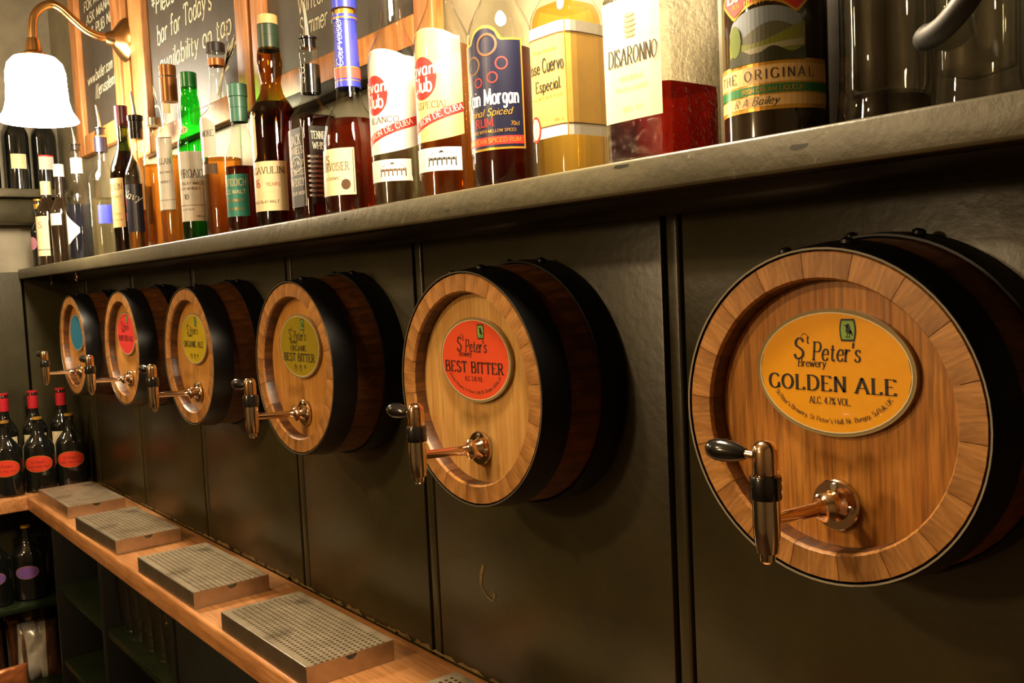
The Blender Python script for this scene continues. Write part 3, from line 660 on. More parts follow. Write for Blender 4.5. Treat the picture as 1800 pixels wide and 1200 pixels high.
barrels = [
 (-0.455, 1.3866, 0.1424, (rgb(172, 106, 38), rgb(214, 146, 62)), rgb(242, 168, 34), [('GOLDEN ALE', .0130, -0.0160, dict(BIG, w=.123)), ('ALC. 4.7% VOL.', .0060, -0.0275, dict(thick=.15, thin=.08, track=.06, w=.040))],
  'wooden wall barrel with amber oval label reading GOLDEN ALE', {}),
 (-0.9743, 1.3777, 0.1500, (rgb(200, 146, 76), rgb(230, 182, 108)), rgb(232, 84, 48), [('BEST BITTER', .0140, -0.0165, dict(thick=.20, thin=.065, track=.15, w=.126)), ('ALC. 3.7% VOL.', .0058, -0.0275, dict(thick=.15, thin=.08, track=.06, w=.040))],
  'wooden wall barrel with orange-red oval label reading BEST BITTER', {}),
 (-1.4832, 1.3820, 0.1468, (rgb(188, 126, 54), rgb(216, 158, 80)), rgb(160, 140, 26), [('ORGANIC', .0095, -0.0080, dict(thick=.15, thin=.06, track=.06, w=.062)), ('BEST BITTER', .0135, -0.0260, dict(thick=.20, thin=.065, track=.14, w=.116))],
  'wooden wall barrel with olive oval label reading ORGANIC BEST BITTER', dict(marks=True, arc=False)),
 (-1.9914, 1.3843, 0.1448, (rgb(196, 134, 60), rgb(222, 164, 84)), rgb(196, 170, 30), [('ORGANIC ALE', .0130, -0.0180, dict(thick=.20, thin=.065, track=.14, w=.116))],
  'wooden wall barrel with yellow oval label reading ORGANIC ALE', dict(marks=True, arc=False)),
 (-2.4739, 1.3877, 0.1435, (rgb(196, 134, 60), rgb(222, 164, 84)), rgb(228, 60, 62), [('RUBY RED ALE', .0130, -0.0180, dict(thick=.20, thin=.065, track=.14, w=.116))],
  'wooden wall barrel with pinkish red oval label, second from the left wall', dict(arc=False)),
 (-2.9604, 1.3832, 0.1439, (rgb(196, 134, 60), rgb(222, 164, 84)), rgb(26, 130, 172), [],
  'wooden wall barrel with plain blue oval label, nearest the left wall', dict(text=False)),
]
for bx_, bz_, bR, hc, lc, ln, lb, kw in barrels:
    make_barrel(bx_, bz_, bR, hc, lc, ln, lb, rim_cols=W_RIM, **kw)

# ------------------------------------------------------------------ drip trays
def grille_mesh(w_, d_, pitch, hr):
    bm = bmesh.new(); mx, my = 0.010, 0.012
    nx, ny = int((w_-mx)/pitch)+1, int((d_-2*my)/pitch)
    x0 = -w_/2+mx; y0 = -ny*pitch/2
    cache = {}
    def V(x, y):
        k = (round(x*1e6), round(y*1e6))
        if k not in cache: cache[k] = bm.verts.new((x, y, 0))
        return cache[k]
    for i in range(nx):
        for j in range(ny):
            ax, ay = x0+i*pitch, y0+j*pitch; cx, cy = ax+pitch/2, ay+pitch/2
            cn = [V(ax, ay), V(ax+pitch, ay), V(ax+pitch, ay+pitch), V(ax, ay+pitch)]
            oc = [bm.verts.new((cx+hr*math.cos(t), cy+hr*math.sin(t), 0)) for t in (PI*1.125+k*PI/4 for k in range(8))]
            for k in range(4):
                bm.faces.new((cn[k], cn[(k+1) % 4], oc[(2*k+2) % 8], oc[(2*k+1) % 8]))
                bm.faces.new((cn[k], oc[(2*k+1) % 8], oc[2*k]))
    bmesh.ops.bisect_plane(bm, geom=list(bm.verts)+list(bm.edges)+list(bm.faces), plane_co=(w_/2, 0, 0), plane_no=(1, 0, 0), clear_outer=True)
    xr = w_/2; ya, yb = -d_/2, d_/2
    for q in ([(-w_/2, ya), (xr, ya), (xr, y0), (-w_/2, y0)], [(-w_/2, -y0), (xr, -y0), (xr, yb), (-w_/2, yb)], [(-w_/2, y0), (x0, y0), (x0, -y0), (-w_/2, -y0)]):
        bm.faces.new([bm.verts.new((a, b, 0)) for a, b in q])
    bmesh.ops.recalc_face_normals(bm, faces=bm.faces)
    for f in bm.faces:
        if f.normal.z < 0: f.normal_flip()
    return finish(bm, 'grille', 0)
TW, TD, TH = 0.345, 0.157, 0.034
m_, nt_, b_ = new_mat('steel_grille')
v_ = mapping(nt_, 'Object'); oi_ = nt_.nodes.new('ShaderNodeObjectInfo')
f_ = noise(nt_, v_, 22.0, 3.0); f2_ = noise(nt_, v_, 7.0, 2.0)
nt_.links.new(mix(nt_, ramp(nt_, f2_, [(0.60, (0, 0, 0, 1)), (0.70, (0.75, 0.75, 0.75, 1))]), ramp(nt_, f_, [(0.3, (0.46, 0.38, 0.26, 1)), (0.7, (0.64, 0.54, 0.38, 1))]), (0.12, 0.09, 0.06, 1)), b_.inputs['Base Color'])
b_.inputs['Metallic'].default_value = 0.6; b_.inputs['Roughness'].default_value = 0.4; M['grille'] = m_
gm = grille_mesh(TW, TD, 0.0102, 0.0034)
def make_tray(x, y, rz, label):
    root = empty('drip_tray', (x, y, ZC+0.0005), rz); tag(root, label, 'drip tray', 'steel drip trays on the counter')
    bm = bmesh.new(); t = 0.0015
    ox = [(-TW/2, -TD/2), (TW/2, -TD/2), (TW/2, TD/2), (-TW/2, TD/2)]
    add_box(bm, -TW/2, TW/2, -TD/2, -TD/2+t, 0, TH-0.0012); add_box(bm, -TW/2, TW/2, TD/2-t, TD/2, 0, TH-0.0012)
    add_box(bm, -TW/2, -TW/2+t, -TD/2+t, TD/2-t, 0, TH-0.0012); add_box(bm, -TW/2+t, TW/2-t, -TD/2+t, TD/2-t, 0, t)
    # end wall with a round finger notch at its top
    n = 10; nr = 0.0105; zt = TH-0.0012
    add_box(bm, TW/2-t, TW/2, -TD/2+t, -nr, 0, zt); add_box(bm, TW/2-t, TW/2, nr, TD/2-t, 0, zt)
    for k in range(n):
        a, c = PI*k/n, PI*(k+1)/n
        P4 = [(nr*math.cos(a), 0), (nr*math.cos(c), 0), (nr*math.cos(c), zt-nr*.85*math.sin(c)), (nr*math.cos(a), zt-nr*.85*math.sin(a))]
        fa = [bm.verts.new((TW/2, p, q)) for p, q in P4]; fb = [bm.verts.new((TW/2-t, p, q)) for p, q in P4]
        bm.faces.new(fa); bm.faces.new(fb[::-1]); bm.faces.new((fa[2], fa[3], fb[3], fb[2]))
    bmesh.ops.recalc_face_normals(bm, faces=bm.faces)
    obj('pan', bm, M['steel_dark'], root, 30)
    g = link_mesh('grille', gm, M['grille'], root); g.location = (0, 0, TH)
    sm = g.modifiers.new('thick', 'SOLIDIFY'); sm.thickness = 0.0014; sm.offset = -1
    bm = bmesh.new()                                   # rolled front edge
    add_tube(bm, [(-TW/2+0.002, -TD/2+0.0008, TH-0.0006), (TW/2-0.001, -TD/2+0.0008, TH-0.0006)], 0.0016, 10); obj('front_lip', bm, M['steel'], root, 60)
    return root
trays = [(-2.99, -0.134, 0.012, 'steel drip tray at the far end of the counter, beneath the blue-labelled barrel'),
         (-2.500, -0.143, 0.02, 'steel drip tray with a wet stain, beneath the red-labelled barrel'),
         (-1.968, -0.143, 0.005, 'steel drip tray beneath the yellow-labelled barrel'),
         (-1.476, -0.144, 0.0, 'steel drip tray beneath the olive-labelled barrel'),
         (-0.955, -0.143, 0.0, 'steel drip tray cut off by the bottom of the picture, beneath the orange-red-labelled barrel')]
for t_ in trays: make_tray(*t_)

# ------------------------------------------------------------------ bottles
class Bottle:
    def __init__(s, name, label, cat, x, y, z, prof, glass, face=0.0, p=2.0, sx=1.0, sy=1.0, pz=None, group=None, segs=36):
        s.prof, s.p, s.sx, s.sy, s.pz = prof, p, sx, sy, pz
        s.root = empty(name, (x, y, z), face); tag(s.root, label, cat, group)
        s.body = lathe('glass_body', prof, glass, s.root, 40, segs=segs, p=p, sx=sx, sy=sy, pz=pz)
    def r(s, z):
        pr = s.prof
        for (a, b), (c, d) in zip(pr, pr[1:]):
            if b <= z <= d and d > b and a > 0.004: return a+(c-a)*(z-b)/(d-b)
        return max(a for a, b in pr)
    def fn(s, cz, ang=0.0, off=0.0004):
        rr_ = s.r(cz); sq = (s.pz(cz) if s.pz else s.p) > 3
        def f(u, v):
            z = cz+v; rad = s.r(z); pp = s.pz(z) if s.pz else s.p
            if sq:
                t = ang+math.atan2(u, rr_)
            else: t = ang+u/(rr_*0.5*(s.sx+s.sy))
            k = rad*sup(t, pp)
            return (s.sx*k*math.sin(t)+off*math.sin(t), -s.sy*k*math.cos(t)-off*math.cos(t), z)
        return f
    def fill(s, level, mat, bottom=0.006, gap=0.0022):
        pr = []; z_prev = None
        pts = [(a, b) for a, b in s.prof if a > 0.004 and b > bottom and b < level]
        pr = [(0, bottom), (max(s.r(bottom+.003)-gap-0.002, .002), bottom), (s.r(bottom+.004)-gap, bottom+0.004)]+[(a-gap, b) for a, b in pts if b > bottom+0.005]
        pr += [(s.r(level)-gap, level), (0, level)]
        return lathe('liquid', pr, mat, s.root, 40, segs=36, p=s.p, sx=s.sx, sy=s.sy, pz=s.pz)
    def decal(s, name, shape, cz, mat, ang=0.0, off=0.0004, parent=None, n=14, m=3):
        return quads_mesh(name, strips(shape, n, m), s.fn(cz, ang, off), mat, parent or s.root)
    def text(s, txts, cz, mat, ang=0.0, off=0.0008, parent=None, name='lettering'):
        o = None
        for t in txts:
            q = []
            txt, h, u, v = t[:4]; k = t[4] if len(t) > 4 else {}
            kk = dict(k); rot = kk.pop('rot', 0.0); wmax = kk.pop('w', None)
            qq, wd = text_quads(txt, h, **kk)
            if wmax and wd > 0: qq = [[(a*wmax/wd, b) for a, b in z] for z in qq]
            q += shift(qq, u, v, rot)
            o = quads_mesh(name, q, s.fn(cz, ang, off), mat, parent or s.root)
        return o
    def cap(s, r, z0, z1, mat, name='cap', taper=1.0, bev=0.0012):
        return lathe(name, [(0, z0), (r, z0), (r, z0+.0003), (r*taper, z1-bev), (r*taper-bev, z1), (0, z1)], mat, s.root, 40, segs=24)
    def ringband(s, r, z0, z1, mat, name='neck_band', parent=None):
        return lathe(name, [(r-0.002, z0), (r, z0), (r, z1), (r-0.002, z1)], mat, parent or s.root, 40, segs=24)
    def pourer(s, z, h=0.055, lean=(-0.006, -0.004), col=True):
        if col:
            lathe('pourer_collar', [(0, z-.002), (.0125, z-.002), (.0125, z+.012), (.0155, z+.013), (.0155, z+.016), (0, z+.017)], M['black_plastic'], s.root, 40, segs=20)
            z += .017
        pts = spline([(0, 0, z-.002), (lean[0]*.25, lean[1]*.25, z+h*.4), (lean[0], lean[1], z+h)], 5); n = len(pts)
        tube('pourer_spout', pts, [0.0055-0.0035*i/(n-1) for i in range(n)], M['screw'], s.root, 12)
def blend(r0, z0, r1, z1, n=7, pw=1.0):
    return [(r0+(r1-r0)*(0.5-0.5*math.cos(PI*(i/n)**pw)), z0+(z1-z0)*i/n) for i in range(1, n+1)]
def std(r, zs, zn, rn, zt, lip=True, r0=None):
    r0 = r0 or r
    p = [(0, 0.002), (r0*0.8, 0.0), (r0-0.003, 0.0005), (r0, 0.004), (r, zs)]+blend(r, zs, rn, zn)
    p += [(rn*0.98, zt-0.014)]
    if lip: p += [(rn+0.0015, zt-0.013), (rn+0.0015, zt-0.003)]
    return p+[(rn*0.95, zt), (rn*0.6, zt), (0, zt)]
YB = -0.085
FR = 'spirit bottles along the shelf front'
def B(label, x, prof, glass, **k):
    k.setdefault('group', FR); y = k.pop('y', YB); return Bottle('spirit_bottle', label, 'bottle', x, y, ZS+0.0008, prof, glass, **k)
SER = dict(thick=.13, thin=.05); SM = dict(thick=.13, thin=.08, serif=False)

# --- far left cluster
b = B('dark bottle with round pink label and gold top, beside the left wall', -3.312, std(.030, .105, .155, .013, .215), M['dark_glass'], y=-.117)
b.cap(.0145, .186, .218, M['gold_ink']); b.decal('label', E_(0, 0, .019, .021), .075, cap_mat('pink_paper', (176, 120, 140), .45), .35)
b = B('dark bottle with tall cream label and white cap, near the shelf end', -3.222, std(.035, .16, .22, .014, .262), M['brown_glass'], y=-.112)
b.cap(.0158, .222, .265, M['cream']); lb_ = b.decal('label', R_(-.03, .03, -.062, .062), .092, M['cream'], .5)
b.text([('S', .02, .004, .025, SER)], .092, M['red_ink'], .5, parent=lb_); b.decal('print', R_(-.03, .03, -.044, -.042), .092, M['ink'], .5, .0007, lb_)
b = B('slim dark bottle with a small white collar label, tucked beside the navy bottle', -3.095, std(.032, .15, .215, .0135, .30), M['brown_glass'], y=-.1)
b.cap(.0155, .265, .303, M['white_ink']); b.decal('label', R_(-.028, .028, -.018, .018), .135, M['paper'], .4)
b = B('clear bottle of navy-black liqueur with slanted white label and steel pourer', -2.925, std(.037, .185, .235, .0145, .325), M['clear'], y=-.09)
b.fill(.165, M['navy_liquid']); b.ringband(.0165, .255, .30, M['white_ink'], 'neck_label'); b.pourer(.325, .05)
b.decal('label', (-.04, .036, lambda u: -.05+max(0, (u+.0)*.9), lambda u: .05-max(0, (u+.02)*.95)), .10, M['paper'], .25)

# e clear vodka-like bottle
b = B('clear spirit bottle with blue and white strip label and steel pourer', -2.684, std(.0365, .205, .265, .0145, .335), M['clear'])
b.fill(.16, M['water']); b.ringband(.0162, .285, .325, M['navy_ink'], 'neck_label'); b.pourer(.335, .06)
lb_ = b.decal('label', (-.011, .011, lambda u: -.055-.006*math.sqrt(max(0, 1-(u/.011)**2)), lambda u: .05+.008*math.sqrt(max(0, 1-(u/.011)**2))), .145, M['paper'], -.25)
for v0, v1 in ((-.05, -.02), (-.008, .010), (.035, .046)): b.decal('print', R_(-.008, .008, v0, v1), .145, M['navy_ink'], -.25, .0008, lb_)
b.decal('rear_label', R_(-.018, .018, -.03, .02), .12, M['blue_ink'], 1.25)
# f green wine-like bottle
b = B('dark green bottle with burgundy cap and tan label', -2.4856, std(.0365, .20, .285, .0148, .372), M['olive_glass'])
b.cap(.0165, .322, .375, cap_mat('burgundy_cap', (92, 28, 44), .3)); b.fill(.26, M['dark_rum'])
lb_ = b.decal('label', R_(-.034, .034, -.062, .062), .128, M['tan'], .15)
b.text([('JAMESON', .016, 0, .032, dict(SER, w=.062)), ('IRISH WHISKEY', .006, 0, .012, SM)], .128, M['brown_ink'], .15, parent=lb_)
b.text([('TRIPLE DISTILLED', .0045, 0, -.03, SM), ('PRODUCT OF IRELAND', .004, 0, -.045, SM)], .128, M['brown_ink'], .15, parent=lb_, name='small_lettering')
# g black-cap pourer bottle with dark label
b = B('clear bottle of rum with dark blue and red label, black neck and steel pourer', -2.3772, std(.0335, .18, .25, .014, .30), M['clear'])
b.fill(.10, M['whisky']); b.cap(.0168, .275, .32, M['black_plastic'], 'neck_sleeve'); b.cap(.019, .32, .333, M['black_plastic'], 'pourer_collar'); b.pourer(.333, .06, col=False)
lb_ = b.decal('label', R_(-.036, .036, -.058, .058), .105, M['navy_ink'], .35)
b.text([('Navy', .019, .004, .022, dict(thick=.12, thin=.07, serif=False, slant=.3, rot=-.3))], .105, M['white_ink'], .35, parent=lb_)
for u, v in ((-.022, .018), (-.02, -.02)): b.decal('print', R_(u-.006, u+.006, v-.01, v+.01), .105, M['red_ink'], .35, .0008, lb_)
# h flat amber bottle with silver cap
b = B('amber whisky flask-shaped bottle with short silver cap', -2.2442, std(.036, .20, .27, .0150, .292), M['clear'], sy=.8)
b.fill(.195, M['whisky']); b.cap(.0165, .287, .306, M['steel']); b.decal('rear_label', R_(-.016, .016, -.04, .05), .1, M['navy_ink'], -1.0)
# i tall cream label, bronze cap
b = B('whisky bottle with bronze screw cap and tall off-white label', -2.1264, std(.0345, .235, .275, .0175, .398), M['clear'])
b.fill(.20, M['whisky']); cm = cap_mat('bronze_cap', (150, 96, 46), .3, .5); b.cap(.019, .322, .376, cm, 'capsule'); b.cap(.0185, .3785, .403, cm)
b.decal('neck_label', R_(-.017, .017, -.011, .011), .305, M['cream'], .3, m=1)
lb_ = b.decal('label', R_(-.036, .036, -.081, .081), .158, M['paper'], .15)
b.text([('MACALLAN', .013, 0, .022, dict(SER, w=.062)), ('HIGHLAND SINGLE MALT', .0045, 0, .002, SM), ('SCOTCH WHISKY', .0055, 0, -.02, SM), ('12', .013, -.018, -.01, SER)], .158, M['brown_ink'], .15, parent=lb_)
for v0, v1 in ((.079, .081), (-.081, -.079), (-.058, -.057)): b.decal('print', R_(-.036, .036, v0, v1), .158, M['brown_ink'], .15, .0007, lb_)
# j green glass, white label
pj = [(0, .002), (.026, 0), (.0305, .004), (.0305, .205)]+blend(.0305, .205, .0205, .255)+[(.0215, .275), (.0195, .305), (.0165, .318), (.0175, .322), (.0175, .33), (0, .33)]
b = B('bright green glass whisky bottle with green cap and white label', -2.0034, pj, M['green_glass'])
b.fill(.17, M['whisky']); b.cap(.0178, .3305, .362, cap_mat('green_cap', (16, 110, 40), .25)); 
nl = b.decal('neck_label', E_(0, 0, .016, .0095), .238, M['cream'], .2); b.text([('MALT', .007, 0, -.004, SM)], .238, M['ink'], .2, parent=nl)
lb_ = b.decal('label', R_(-.041, .041, -.074, .074), .118, M['paper'], .55)
b.text([('LAPHROAIG', .0175, 0, .018, dict(SER, w=.076)), ('SINGLE ISLAY MALT', .006, 0, .003, SM), ('SCOTCH WHISKY', .006, 0, -.008, SM), ('10', .011, 0, -.028, SER)], .118, M['ink'], .55, parent=lb_)
b.text([('DISTILLED AND BOTTLED IN SCOTLAND BY', .003, 0, -.042, SM), ('ISLE OF ISLAY', .0038, 0, -.051, SM), ('70cl', .004, -.03, -.066, SM), ('40% vol', .004, .028, -.066, SM)], .118, M['brown_ink'], .55, parent=lb_, name='small_lettering')
# k long-necked clear bottle, black cap
pk = [(0, .002), (.034, 0), (.0385, .004), (.0390, .238)]+blend(.039, .238, .0215, .262)+[(.0185, .285), (.0155, .32), (.0150, .355), (.0165, .357), (.0165, .369), (0, .369)]
b = B('long-necked clear whisky bottle with flat black cap and arched white label', -1.842, pk, M['clear'])
b.fill(.158, M['whisky']); b.cap(.0188, .3695, .388, cap_mat('matt_black_cap', (34, 30, 34), .4)); b.ringband(.0167, .343, .3565, cap_mat('copper_band', (176, 106, 60), .3, .5))
lb_ = b.decal('label', (-.038, .022, lambda u: -.036, lambda u: .012+.03*math.sqrt(max(0, 1-((u+.008)/.032)**2))), .195, M['paper'], .35)
b.text([('GLENMORE', .012, -.01, .004, dict(SER, w=.056))], .195, M['ink'], .35, parent=lb_)
b.decal('strip_label', R_(-.03, .022, -.010, .010), .135, M['brown_ink'], .35)
# l short bottle, teal label
pl_ = [(0, .002), (.028, 0), (.0325, .004), (.0325, .135)]+blend(.0325, .135, .0145, .215)+[(.0135, .23), (.0145, .232), (.0145, .24), (0, .24)]
b = B('small clear whisky bottle with teal label and teal capsule', -1.735, pl_, M['clear'], y=-.09)
b.fill(.128, M['dark_rum']); tc = cap_mat('teal_capsule', (70, 128, 112), .35); b.ringband(.0166, .214, .2405, tc, 'capsule'); b.cap(.0172, .241, .262, tc, 'capsule'); b.cap(.0185, .2622, .286, tc)
lb_ = b.decal('label', R_(-.036, .036, -.04, .04), .072, M['teal'], .35)
b.text([('GLENFIDDICH', .013, 0, .018, dict(thick=.11, thin=.07, serif=False, w=.064)), ('SINGLE MALT', .0075, 0, .003, SM)], .072, M['cream'], .35, parent=lb_)
b.text([('SCOTCH WHISKY', .005, 0, -.012, SM), ('SPECIAL RESERVE', .0045, 0, -.028, SM)], .072, M['gold_ink'], .35, parent=lb_, name='small_lettering')
# m dark amber with green capsule
pm = [(0, .002), (.034, 0), (.0395, .004), (.0398, .205)]+blend(.0398, .205, .019, .252, 5)+[(.0175, .262), (.021, .282), (.0225, .30), (.0205, .318), (.0172, .328), (.0172, .34), (0, .34)]
b = B('dark amber whisky bottle with bulbous neck, green capsule and cream label', -1.5951, pm, M['amber_glass'])
b.fill(.226, M['dark_rum']); b.ringband(.0188, .3195, .345, cap_mat('dark_green_capsule', (46, 66, 50), .35), 'capsule'); b.cap(.0188, .3452, .365, cap_mat('dark_green_capsule', (46, 66, 50)), 'capsule'); b.cap(.0182, .3652, .382, M['tan'], 'stopper')
b.decal('neck_label', (-.012, .012, lambda u: -.016, lambda u: .016), .30, cap_mat('rose_paper', (190, 130, 110), .4), -.75)
lb_ = b.decal('label', R_(-.046, .046, -.044, .044), .074, M['cream'], .45)
b.text([('LAGAVULIN', .012, 0, .022, dict(SER, w=.08)), ('SINGLE ISLAY MALT', .0048, 0, -.03, SM)], .074, M['brown_ink'], .45, parent=lb_)
b.text([('16', .015, -.012, -.002, SER), ('YEARS', .006, .02, .0, SM)], .074, M['red_ink'], .45, parent=lb_, name='age_lettering')
b.decal('upper_label', (-.014, .014, lambda u: -.03-.012*math.sqrt(max(0, 1-(u/.014)**2)), lambda u: .03+.012*math.sqrt(max(0, 1-(u/.014)**2))), .162, M['cream'], -.12)
# n square bottle, pourer
pn = [(0, .002), (.029, 0), (.0335, .004), (.0335, .168)]+blend(.0335, .168, .0155, .212)+[(.0150, .225), (.0160, .25), (.0150, .272), (.0160, .275), (.0160, .292), (0, .292)]
b = B('square whisky bottle with ornate black label and pourer', -1.4416, pn, M['clear'], pz=lambda z: 7.0 if z < .165 else (7.0-5.0*(z-.165)/.04 if z < .205 else 2.0))
b.fill(.176, M['dark_rum']); b.ringband(.0169, .215, .262, M['black_plastic'], 'neck_label'); b.text([("OLD", .009, 0, .004, SM), ('No. 7', .008, 0, -.012, SM)], .243, M['white_ink'], -.1, off=.0016)
b.pourer(.292, .058, (-.003, -.002))
lb_ = b.decal('label', R_(-.028, .028, -.065, .065), .09, M['ink'], 0, n=6)
b.text([("JACK", .016, 0, .038, dict(SER, w=.034)), ("DANIEL'S", .012, 0, .022, dict(SER, w=.046)), ('OLD No. 7', .008, 0, .004, SM), ('TENNESSEE', .010, 0, -.012, dict(SER, w=.048)), ('WHISKEY', .012, 0, -.03, dict(SER, w=.046)), ('SOUR MASH', .006, 0, -.045, SM)], .09, M['white_ink'], 0, parent=lb_)
ring = [[(.017*math.cos(a), .006+.013*math.sin(a)), (.0155*math.cos(a), .006+.0115*math.sin(a)), (.0155*math.cos(c), .006+.0115*math.sin(c)), (.017*math.cos(c), .006+.013*math.sin(c))] for a, c in ((2*PI*i/24, 2*PI*(i+1)/24) for i in range(24))]
quads_mesh('print', ring+[[(-.027, v), (.027, v), (.027, v+.0012), (-.027, v+.0012)] for v in (.062, -.064)]+[[(u, -.064), (u+.0012, -.064), (u+.0012, .063), (u, .063)] for u in (-.027, .0258)], b.fn(.09, 0, .0008), M['white_ink'], lb_)
ls_ = b.decal('side_label', R_(-.026, .028, -.062, .066), .09, M['ink'], PI/2, n=6)
b.text([('TENNESSEE', .012, 0, .045, dict(SER, w=.044)), ('WHISKEY', .011, 0, .028, dict(SER, w=.04))]+[('MELLOWED DROP BY DROP', .0036, 0, .014-.008*i, SM) for i in range(9)], .09, M['white_ink'], PI/2, parent=ls_)
# o blue-necked cognac
po = [(0, .002), (.041, 0), (.0465, .004), (.0462, .05), (.0440, .12), (.0405, .138)]+blend(.0405, .138, .0205, .185)+[(.0180, .205), (.0165, .30), (.0180, .303), (.0180, .309), (0, .309)]
b = B('cognac bottle with long blue neck wrap and blue stopper', -1.3147, po, M['clear'])
b.fill(.150, M['cognac']); nw = lathe('neck_wrap', [(.0185, .199), (.0205, .2), (.0192, .25), (.0182, .302), (.0195, .303), (.0195, .312), (.017, .3125)], M['blue_ink'], b.root, 40, segs=28)
b.ringband(.0207, .213, .228, cap_mat('coral_band', (206, 92, 84), .3), parent=nw); b.ringband(.0207, .2285, .2305, M['gold_ink'], parent=nw); b.ringband(.0204, .209, .2105, M['gold_ink'], parent=nw)
b.ringband(.0199, .305, .3075, M['gold_ink'], parent=nw)
b.cap(.0150, .3125, .3215, M['gold_ink'], 'stopper_collar'); b.cap(.0205, .3218, .343, M['blue_ink'], 'stopper')
q_, _w = text_quads('Courvoisier', .013, .1, .06, False, .35, .03)
quads_mesh('neck_lettering', shift(q_, 0, 0, PI/2), lambda u, v: (.0196*math.sin(.75+u/.0195), -.0196*math.cos(.75+u/.0195), .268+v), M['white_ink'], nw)
lb_ = b.decal('label', R_(-.040, .037, -.036, .036), .066, M['cream'], .32)
quads_mesh('print', [[(-.038, v), (.035, v), (.035, v+.0012), (-.038, v+.0012)] for v in (.032, -.0335)]+[[(u, -.033), (u+.0011, -.033), (u+.0011, .033), (u, .033)] for u in (-.038, .034)], b.fn(.066, .32, .0008), M['brown_ink'], lb_)
b.text([('COURVOISIER', .012, -.003, .002, dict(SER, w=.062)), ('LE COGNAC', .0045, -.003, -.012, SM), ('VS', .013, -.016, .013, SER)], .066, M['brown_ink'], .32, parent=lb_)
b.decal('seal', E_(.022, -.020, .0075, .008), .066, M['brown_ink'], .32, .0008, lb_)
# p and q two tall rums
def rum(label, x, blanco):
    pr = [(0, .002), (.034, 0), (.0388, .004), (.0388, .205)]+blend(.0388, .205, .0155, .278)+[(.0148, .335), (.0165, .337), (.0165, .35), (0, .35)]
    b = B(label, x, pr, M['clear'])
    if blanco: b.fill(.135, M['water'])
    else: b.fill(.206, M['rum'])
    b.cap(.0172, .3305, .365, M['white_ink'] if blanco else M['gold_ink'])
    pm_ = M['paper'] if blanco else M['tan']; A = .14; R0, R1 = -.058, (.070 if blanco else .058)
    lb_ = b.decal('label', (R0, R1, lambda u: -.074+.010*(u/.06)**2*(1 if u > 0 else .2), lambda u: .076-.012*min(1, (u/.05)**2)), .150, pm_, A, n=24)
    b.decal('print', E_(0, .010, .023, .028), .150, M['red_ink'], A, .0007, lb_, n=18)
    b.text([('Havana', .017, 0, .014, dict(thick=.17, thin=.11, serif=False, w=.064)), ('Club', .019, -.002, -.008, dict(thick=.17, thin=.11, serif=False, w=.036))], .150, M['white_ink'] if not blanco else M['white_ink'], A, .0010, lb_)
    b.text([('BLANCO' if blanco else 'ESPECIAL', .0085, .012, -.030, dict(SER, w=.05))], .150, M['brown_ink'], A, .0009, lb_, 'small_lettering')
    b.decal('red_band', (R0, R1, lambda u: -.058+(u+.01)*.33, lambda u: -.045+(u+.01)*.33), .150, M['red_ink'], A, .0007, lb_, n=20)
    b.text([('EL RON DE CUBA', .0075, .018, -.0450, dict(SER, rot=.32, w=.085))], .150, M['white_ink'], A, .0010, lb_, 'band_lettering')
    l2 = b.decal('strip_label', R_(-.040, .052, -.0155, .0155), .052, M['paper'], A)
    qd = [[(.004, .002), (.044, .002), (.036, .0085), (.012, .0085)], [(.004, -.0095), (.044, -.0095), (.044, -.0082), (.004, -.0082)], [(.020, .0085), (.028, .0085), (.024, .0115), (.024, .0115)]]
    qd += [[(.005+.0062*c, -.0082), (.0066+.0062*c, -.0082), (.0066+.0062*c, .002), (.005+.0062*c, .002)] for c in range(7)]     # a colonnaded house
    qd += [[(.0066+.0062*c, -.001), (.0112+.0062*c, -.001), (.0104+.0062*c, .002), (.0074+.0062*c, .002)] for c in range(6)]
    qd += [[(-.034, v), (.028, v), (.028, v+.0006), (-.034, v+.0006)] for v in (-.0135, .0125)]+[[(-.032, v), (-.008, v), (-.008, v+.0012), (-.032, v+.0012)] for v in (-.008, -.003, .002)]
    quads_mesh('print', qd, b.fn(.052, A, .0008), M['brown_ink'] if blanco else M['ink'], l2)
    return b
rum('clear rum bottle with glaring white label and diagonal red band', -1.1776, True)
rum('amber rum bottle with tan label and diagonal red band', -1.0534, False)
# r dark spiced rum
pr_ = [(0, .002), (.038, 0), (.0445, .004), (.0448, .188)]+blend(.0448, .188, .0165, .262)+[(.016, .30), (.0175, .302), (.0175, .315), (0, .315)]
b = B('spiced rum bottle with dark red-black rum and navy gold-edged label', -.928, pr_, M['clear'], sy=.86)
b.fill(.172, M['dark_rum']); b.cap(.0185, .2975, .33, M['gold_ink']); A = .32
A = .42; hump = lambda u, hw, hh: hh*math.sqrt(max(0, 1-((u+.004)/hw)**2)) if abs(u+.004) < hw else 0
lb_ = b.decal('label', (-.066, .046, lambda u: -.069, lambda u: .064+hump(u, .021, .018)), .116, M['gold_ink'], A, n=30)
b.decal('label_field', (-.064, .0435, lambda u: -.066, lambda u: .0615+hump(u, .019, .017)), .116, M['navy_ink'], A, .0007, lb_, n=30)
b.text([('Captain Morgan', .0185, -.010, -.014, dict(thick=.2, thin=.08, w=.096))], .116, M['white_ink'], A, .0011, lb_)
b.text([('Original Spiced', .0085, -.008, -.0275, dict(thick=.12, thin=.07, serif=False, slant=.3)), ('BLENDED WITH MELLOW SPICES', .0035, -.002, -.048, SM), ('70cl', .005, .032, -.041, SM)], .116, M['gold_ink'], A, .0011, lb_, 'small_lettering')
b.text([('RUM', .010, -.008, -.0405, dict(SER, w=.026))], .116, M['red_ink'], A, .0011, lb_, 'red_lettering')
b.decal('red_band', R_(-.064, .0435, -.063, -.053), .116, M['red_ink'], A, .0009, lb_)
